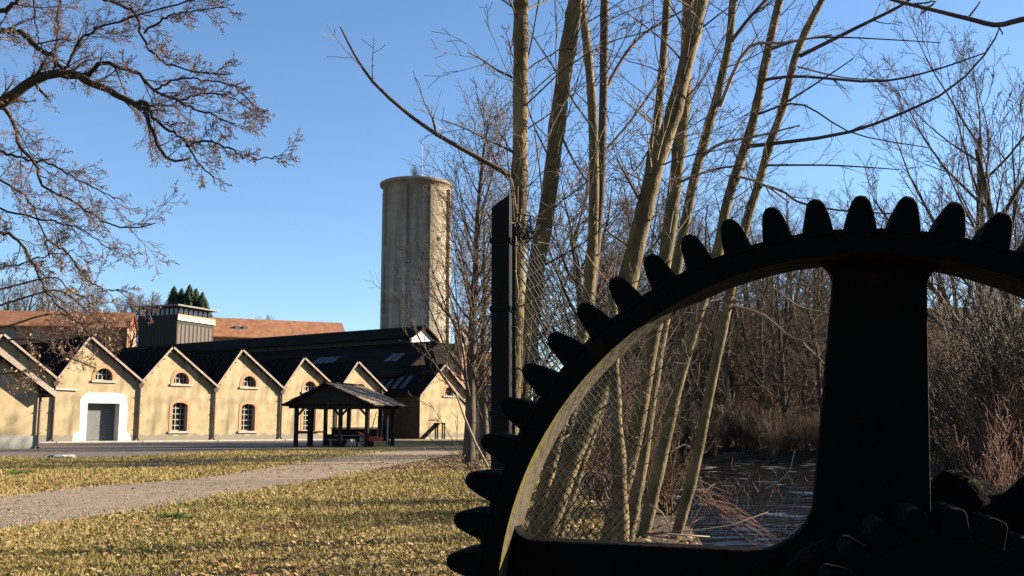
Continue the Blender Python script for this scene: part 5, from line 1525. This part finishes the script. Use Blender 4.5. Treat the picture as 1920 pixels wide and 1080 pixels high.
# green tufts
def tuft(px, py, n, h, rad, label, m='green_blade'):
    c = gp(px, py)
    a = nrg.uniform(0, 2 * np.pi, n); q = rad * np.sqrt(nrg.random(n)); x, y = q * np.cos(a), q * np.sin(a)
    hh = h * nrg.uniform(0.5, 1.1, n); la = a + nrg.normal(0, 0.6, n); ln = hh * nrg.uniform(0.3, 1.0, n)
    b_ = nrg.uniform(0, 6.28, n); w = 0.006
    v0 = np.stack([x - np.cos(b_) * w, y - np.sin(b_) * w, np.zeros(n)], 1); v1 = np.stack([x + np.cos(b_) * w, y + np.sin(b_) * w, np.zeros(n)], 1)
    v2 = np.stack([x + np.cos(la) * ln, y + np.sin(la) * ln, hh], 1)
    o = np_mesh('grass_tuft', np.stack([v0, v1, v2], 1).reshape(-1, 3), np.arange(3 * n).reshape(-1, 3), M[m])
    o.location = (c.x, c.y, 0)
    tag(o, label, 'grass tuft')
tuft(322, 975, 420, 0.11, 0.15, 'bright green grass tuft alone on the lawn by the path')
tuft(345, 978, 200, 0.08, 0.12, 'smaller green tuft just right of the bright one')
tuft(40, 890, 380, 0.16, 0.3, 'green tuft at the left end of the grass strip beyond the path')

# ------------------------------------------------------------------ wire fence
fence = empty('chain_link_fence', (-0.045, 4.3, 0), 0, 'chain link fence running away behind the cogwheel, dark square post at its near end', 'fence')
p = MB()
W2 = 0.04
Mx = Matrix.Rotation(R(-8), 4, 'Z')
zt0, zt1 = at(925, 392, 4.3).z, at(957, 368, 4.3).z
vs = [Mx @ Vector((x_, y_, z_)) for z_, in ((-0.3,),) for y_ in (-W2, W2) for x_ in (-W2, W2)]
tops = [Mx @ Vector((-W2, -W2, zt0)), Mx @ Vector((W2, -W2, zt1)), Mx @ Vector((-W2, W2, zt0)), Mx @ Vector((W2, W2, zt1))]
p.add(vs + tops, [(0, 2, 3, 1), (4, 5, 7, 6), (0, 1, 5, 4), (2, 6, 7, 3), (0, 4, 6, 2), (1, 3, 7, 5)])
po = p.build('post', M['post'], fence, bevel=0.004)
p = MB(); p.box(0.046, 0.058, -0.03, -0.02, 0, zt1 - 0.13); p.build('tension_bar', M['wire'], fence)
FD = Vector((0.42, 0.907, 0)); FL = 1.62; FH = 2.12
def ftop(q_): return FH - 0.10 * q_ - 0.10 * math.sin(min(1, q_ / FL) * math.pi * 0.6)
g = random.Random(3)
out = []
cell = 0.062
nc = int((FL - 0.05) / cell)
def sag(s, z): return 0.03 * math.sin(s * 3.6 + z * 1.1) + 0.018 * math.sin(z * 5 + s * 2.3)
FN = Vector((FD.y, -FD.x, 0))
for i in range(nc):
    pts = []
    for k in range(68):
        f = k / 67
        ph = (k + i) % 2
        s_ = 0.06 + (i + 0.5 + (0.52 if ph else -0.52)) * cell
        z = ftop(s_) * (1 - f) + 0.02 * f
        q = FD * (s_ + 0.012 * math.sin(z * 3.1 + i)) + Vector((0.05, 0, 0)) + FN * (sag(s_, z) + (0.006 if ph else -0.006))
        pts.append((q.x + g.gauss(0, 0.002), q.y, z + g.gauss(0, 0.003)))
    out.append((pts, [0.0044] * len(pts), 5, 0))
tag(tubes('wire_mesh', out, M['wire'], fence), kind='stuff')
for zz in (0.06, 0.5, 0.97):
    pts = []
    for k in range(30):
        s_ = 0.05 + (FL - 0.05) * k / 29
        z = ftop(s_) * zz
        q = FD * s_ + Vector((0.05, 0, 0)) + FN * sag(s_, z)
        pts.append((q.x, q.y, z))
    tubes('tension_wire', [(pts, [0.0022] * 30, 5, 0)], M['wire'], fence)
for k, zz in enumerate((0.35, 0.8, 1.25, 1.7, 2.0)):
    p = MB(); p.box(-0.046, 0.046, -0.046, 0.046, zz, zz + 0.022, M=Mx); p.box(0.04, 0.062, -0.03, -0.012, zz + 0.003, zz + 0.019); p.build('clamp', M['post'], fence)
out = []
for k in range(26):
    c0 = Vector((0.10, 0.12, FH - 0.03)) + Vector((g.gauss(0, 0.022), g.gauss(0, 0.02), g.gauss(0, 0.03)))
    pts = []
    a0 = g.uniform(0, 6.28); rr = g.uniform(0.012, 0.04); tl_ = g.gauss(0, 0.5)
    for j in range(9):
        a_ = a0 + j * 0.65
        pts.append((c0.x + rr * math.cos(a_), c0.y + rr * math.sin(a_) * tl_, c0.z + rr * math.sin(a_)))
    out.append((pts, [0.0022] * 9, 4, 0))
tubes('wire_tangle', out, M['post'], fence)

# ------------------------------------------------------------------ fallen sticks on the bank
def on(px, py, D): return at(px, py, D)
stick('fallen_branch', [at(1195, 1002, 10.5), at(1300, 995, 10.8), at(1370, 985, 11), at(1440, 960, 11.6)], 0.008, 'twig', 'dark curved branch lying along the bank below the leaning stems', 'branch')
stick('fallen_branch', [at(1208, 1004, 10.9), at(1240, 1000, 11), at(1290, 1004, 11), at(1330, 1006, 11.2)], 0.014, 'pale_twig', 'pale fallen branch at the foot of the leaning stems', 'branch')
stick('fallen_branch', [at(1435, 917, 20), at(1460, 905, 20), at(1482, 880, 20), at(1490, 845, 20.3)], 0.022, 'pale_twig', 'pale crooked branch rising from the water left of the spoke', 'branch')
stick('fallen_branch', [at(1218, 946, 11), at(1240, 960, 11), at(1258, 990, 11)], 0.014, 'pale_twig', 'short pale arched twig between the leaning stems', 'branch')
stick('cut_log', [at(1880, 914, 9), at(1935, 915, 9.1)], [0.014, 0.014], 'pale_twig', 'short pale cut log end at the right picture edge', 'log')
stick('fallen_branch', [at(1846, 940, 7), at(1880, 948, 7), at(1910, 962, 7), at(1940, 975, 7)], 0.013, 'pale_twig', 'curved pale branch low at the right picture edge', 'branch')
g = random.Random(12)
out = []
for k in range(34):
    f = g.random()
    a_ = at(1285 + 110 * f + g.uniform(-14, 14), 905 + 85 * f + g.uniform(-16, 16), 12.5)
    b_ = a_ + Vector((g.uniform(0.2, 0.6), g.uniform(-0.2, 0.2), -g.uniform(0.1, 0.35)))
    m_ = (a_ + b_) / 2 + Vector((g.gauss(0, 0.04), 0, g.gauss(0, 0.04)))
    out.append(([tuple(a_), tuple(m_), tuple(b_)], [0.004, 0.0035, 0.002], 4, 0))
ov = []
for k in range(110):
    px = g.uniform(1225, 1500); D = g.uniform(12.5, 22)
    z0_ = -0.6 if px > 1290 else -0.3
    q = gp(px, g.uniform(905, 1010), z0_); D = min(q.y, 24)
    b0 = Vector((q.x, q.y, z0_ - 0.1)); L1 = g.uniform(0.35, 1.3); th_ = g.gauss(0.5, 0.7)
    mid = b0 + Vector((math.sin(th_) * L1 * 0.5, g.gauss(0, 0.1), math.cos(th_) * L1 * 0.5 + 0.08)); tip = b0 + Vector((math.sin(th_) * L1 + g.gauss(0, 0.12), g.gauss(0, 0.2), abs(math.cos(th_)) * L1 * 0.8))
    P_ = smooth_pts([tuple(b0), tuple(mid), tuple(tip)], 7)
    ov.append((P_, list(np.linspace(0.007, 0.003, 7)), 4, g.choice((0, 0, 1, 2))))
    for c in range(3):
        i_ = g.randrange(2, 6); a0_ = P_[i_]; l_ = L1 * g.uniform(0.15, 0.4)
        ov.append(([a0_, (a0_[0] + l_ * g.uniform(-0.6, 0.8), a0_[1] + l_ * g.gauss(0, 0.4), a0_[2] + l_ * g.uniform(-0.2, 0.9))], [0.004, 0.002], 3, g.choice((0, 1, 2))))
tag(tubes('bank_twigs', ov, [M['twig'], M['red_twig'], M['pale_twig']]), kind='stuff')
tag(tubes('twig_heap', out, M['red_twig']), 'heap of dead reddish twigs trailing into the water', 'twig heap')

# ------------------------------------------------------------------ the great cogwheel
YAW = 0.25
ax = Vector((math.sin(YAW), math.cos(YAW), 0))
gc = Vector((0.625, 1.802, 0))
RT, RR, RI, GW = 0.785, 0.724, 0.676, 0.15     # tip, root and inner radius, face width
ZC = 0.842
wheel = empty('cogwheel', (gc.x, gc.y, 0), -YAW, 'huge black iron cogwheel standing in the foreground on the right', 'cogwheel')
m = MB()
bv = 0.008
m.lathe([(RI, 0), (RI + 0.0001, 0), (RR - bv, 0), (RR, bv), (RR, GW - bv), (RR - bv, GW), (RI + bv, GW), (RI, GW - bv)], 220, axis='y', closed=True)
nf = 8
for i in range(len(m.m)):
    j = i % nf
    m.m[i] = 1 if j in (7, ) else 0
rim = m.build('rim', [M['iron'], M['lichen_shade']], wheel, smooth=False)
rim.location = (0, 0, ZC)
for pgn in rim.data.polygons: pgn.use_smooth = True
md = rim.modifiers.new('edges', 'EDGE_SPLIT'); md.split_angle = R(30)
# tooth: curved flanks, rounded tip, slightly crowned
prof = []
hb_, ht_ = 0.0268, 0.0145
def half(f):
    return hb_ + (ht_ - hb_) * (f ** 0.85) - 0.0025 * math.sin(math.pi * f) * -1
pr = [(-0.031, RR - 0.012)]
for k in range(8):
    f = k / 7
    pr.append((-half(f * 0.9), RR - 0.004 + (RT - RR - 0.006) * f))
pr.append((-ht_ * 0.62, RT - 0.001)); pr.append((0, RT + 0.001)); pr.append((ht_ * 0.62, RT - 0.001))
for k in range(8):
    f = 1 - k / 7
    pr.append((half(f * 0.9), RR - 0.004 + (RT - RR - 0.006) * f))
pr.append((0.031, RR - 0.012))
tm = MB()
n = len(pr)
lay = [(0.0, 0.93), (0.007, 1.0), (GW - 0.007, 1.0), (GW, 0.93)]
vs, fs = [], []
for yy, sc in lay:
    for (x_, r_) in pr:
        vs.append((x_ * sc, yy, RR + (r_ - RR) * (sc if r_ > RR else 1)))
for q in range(3):
    for i in range(n):
        j = (i + 1) % n
        fs.append((q * n + i, q * n + j, (q + 1) * n + j, (q + 1) * n + i))
fs.append(tuple(range(n))[::-1]); fs.append(tuple(3 * n + i for i in range(n)))
tm.add(vs, fs)
tooth = tm.build('tooth', M['iron'], wheel)
NT = 60
for k in range(NT):
    o = tooth if k == 0 else tooth.copy()
    if k: C.objects.link(o); o.parent = wheel
    o.location = (0, 0, ZC)
    o.rotation_euler = (0, 2 * math.pi * k / NT + R(1.5), 0)
# spokes set back from the front edge of the rim
def spoke_poly(w_rim, w_hub, f_rim=0.045, f_hub=0.07, r0=0.0, r1=RI + 0.004):
    pts = []
    n = 30
    for k in range(n + 1):
        r = r0 + (r1 - r0) * k / n
        u = w_hub + (w_rim - w_hub) * r / r1
        if r > r1 - f_rim - 0.006:
            e = min(1, (r - (r1 - f_rim - 0.006)) / f_rim)
            u += f_rim * (1 - math.sqrt(max(0, 1 - e * e)))
        pts.append((u, r))
    return pts
SY0, SY1 = 0.060, 0.125
TURN = 4.7                                       # the wheel stopped with its spokes a little off plumb
for k, (ang, wr, wh) in enumerate(((0, 0.081, 0.111), (-90, 0.085, 0.128), (90, 0.085, 0.128), (180, 0.081, 0.111))):
    A_ = spoke_poly(wr, wh, r0=0.02 + 0.003 * k)
    pl = [(-u, r) for u, r in A_] + [(u, r) for u, r in reversed(A_)]
    m = MB()
    m.slab([(u, SY0 + 0.0007 * k, r) for u, r in pl], (0, SY1 - SY0 - 0.0014 * k, 0))
    o = m.build('spoke', M['iron'], wheel, bevel=0.006)
    o.location = (0, 0, ZC); o.rotation_euler = (0, R(ang + TURN), 0)
# webs that round the corners between the spokes
for k, (sx, sz) in enumerate(((-1, 1), (1, 1), (1, -1), (-1, -1))):
    fr, x0, z0 = 0.12, 0.0985, 0.1125
    pl = [(x0 - 0.03, z0 - 0.03), (x0 + fr, z0 - 0.03), (x0 + fr, z0)]
    for q in range(1, 12):
        a = R(90) * q / 12
        pl.append((x0 + fr - fr * math.sin(a), z0 + fr - fr * math.cos(a)))
    pl += [(x0, z0 + fr), (x0 - 0.03, z0 + fr)]
    m = MB(); m.slab([(sx * u, SY0 + 0.0035, sz * v) for u, v in pl], (0, SY1 - SY0 - 0.007, 0))
    o = m.build('web', M['iron'], wheel); o.location = (0, 0, ZC); o.rotation_euler = (0, R(TURN), 0)
m = MB(); m.lathe([(0.05, -0.03), (0.165, -0.03), (0.178, -0.015), (0.178, 0.16), (0.165, 0.175), (0.05, 0.175)], 48, axis='y', closed=True)
o = m.build('hub', M['iron'], wheel, smooth=False); o.location = (0, 0, ZC)
m = MB(); m.lathe([(0.001, -0.30), (0.048, -0.30), (0.054, -0.29), (0.054, 0.45), (0.001, 0.45)], 24, axis='y')
o = m.build('axle', M['iron'], wheel); o.location = (0, 0, ZC)

# bearing block, its bed beam and rubble before the wheel
def W3(x, y, z=0.0): return Vector((gc.x, gc.y, 0)) + Vector((math.cos(YAW), -math.sin(YAW), 0)) * x + ax * y + Vector((0, 0, z))
PZ = 0.895
pin = empty('pinion_wheel', W3(0.085, -0.24), -YAW, 'small dark pinion with blunt mossy teeth in the lower right corner', 'cogwheel')
m = MB(); m.lathe([(0.03, -0.05), (0.148, -0.05), (0.152, -0.045), (0.152, 0.085), (0.148, 0.09), (0.03, 0.09)], 60, axis='y', closed=True)
o = m.build('rim', M['mossy_iron'], pin); o.location = (0, 0, PZ)
pt_me = None
for k in range(20):
    if pt_me is None:
        m = MB(); m.slab([(-0.021, -0.052, 0.145), (0.021, -0.052, 0.145), (0.014, -0.052, 0.182), (0.009, -0.052, 0.189), (-0.009, -0.052, 0.189), (-0.014, -0.052, 0.182)], (0, 0.144, 0))
        o = m.build('tooth', M['mossy_iron'], pin, bevel=0.004); pt_me = o
    else:
        o = pt_me.copy(); C.objects.link(o); o.parent = pin
    o.location = (0, 0, PZ); o.rotation_euler = (0, R(18 * k - 12), 0)
m = MB(); m.lathe([(0.001, -0.14), (0.045, -0.14), (0.05, -0.13), (0.05, 0.13), (0.001, 0.13)], 20, axis='y')
o = m.build('axle', M['iron'], pin); o.location = (0, 0, PZ)
bb = empty('bearing_pedestal', W3(0.085, -0.24), -YAW, 'black iron bearing pedestal under the small pinion', 'machine part')
m = MB(); m.slab([(-0.30, 0, 0), (0.7, 0, 0), (0.7, 0, 0.66), (0.16, 0, 0.80), (0.07, 0, 0.95), (-0.07, 0, 0.95), (-0.12, 0, 0.80), (-0.30, 0, 0.66)], (0, 0.05, 0))
o = m.build('body', M['iron'], bb, bevel=0.008); o.location = (0, -0.115, 0)
bd = MB(); bd.box(-0.75, 1.3, -0.2, 0.16, 0.0, 0.60); 
bo = bd.build('iron_bed_beam', M['mossy_iron'], bevel=0.012); bo.location = W3(0.35, -0.36); bo.rotation_euler = (0, 0, -YAW - 0.03)
tag(bo, 'massive dark iron bed beam along the bottom right corner', 'machine part')
g = random.Random(44)
def rock(x, y, z, s, label, k):
    m = MB(); n_, r_ = 16, 10
    ph1, ph2 = g.uniform(0, 6), g.uniform(0, 6)
    vs, fs = [], []
    for i in range(r_ + 1):
        th = math.pi * i / r_
        for j in range(n_):
            ph = 2 * math.pi * j / n_
            q = 1 + 0.13 * math.sin(ph * 2 + ph1) * math.sin(th * 2 + ph2) + 0.09 * math.sin(ph * 5 + ph2 + th * 3) + g.uniform(-0.035, 0.035)
            vs.append((q * math.sin(th) * math.cos(ph), q * math.sin(th) * math.sin(ph), q * math.cos(th)))
    for i in range(r_):
        for j in range(n_):
            fs.append((i * n_ + j, (i + 1) * n_ + j, (i + 1) * n_ + (j + 1) % n_, i * n_ + (j + 1) % n_))
    m.add(vs, fs)
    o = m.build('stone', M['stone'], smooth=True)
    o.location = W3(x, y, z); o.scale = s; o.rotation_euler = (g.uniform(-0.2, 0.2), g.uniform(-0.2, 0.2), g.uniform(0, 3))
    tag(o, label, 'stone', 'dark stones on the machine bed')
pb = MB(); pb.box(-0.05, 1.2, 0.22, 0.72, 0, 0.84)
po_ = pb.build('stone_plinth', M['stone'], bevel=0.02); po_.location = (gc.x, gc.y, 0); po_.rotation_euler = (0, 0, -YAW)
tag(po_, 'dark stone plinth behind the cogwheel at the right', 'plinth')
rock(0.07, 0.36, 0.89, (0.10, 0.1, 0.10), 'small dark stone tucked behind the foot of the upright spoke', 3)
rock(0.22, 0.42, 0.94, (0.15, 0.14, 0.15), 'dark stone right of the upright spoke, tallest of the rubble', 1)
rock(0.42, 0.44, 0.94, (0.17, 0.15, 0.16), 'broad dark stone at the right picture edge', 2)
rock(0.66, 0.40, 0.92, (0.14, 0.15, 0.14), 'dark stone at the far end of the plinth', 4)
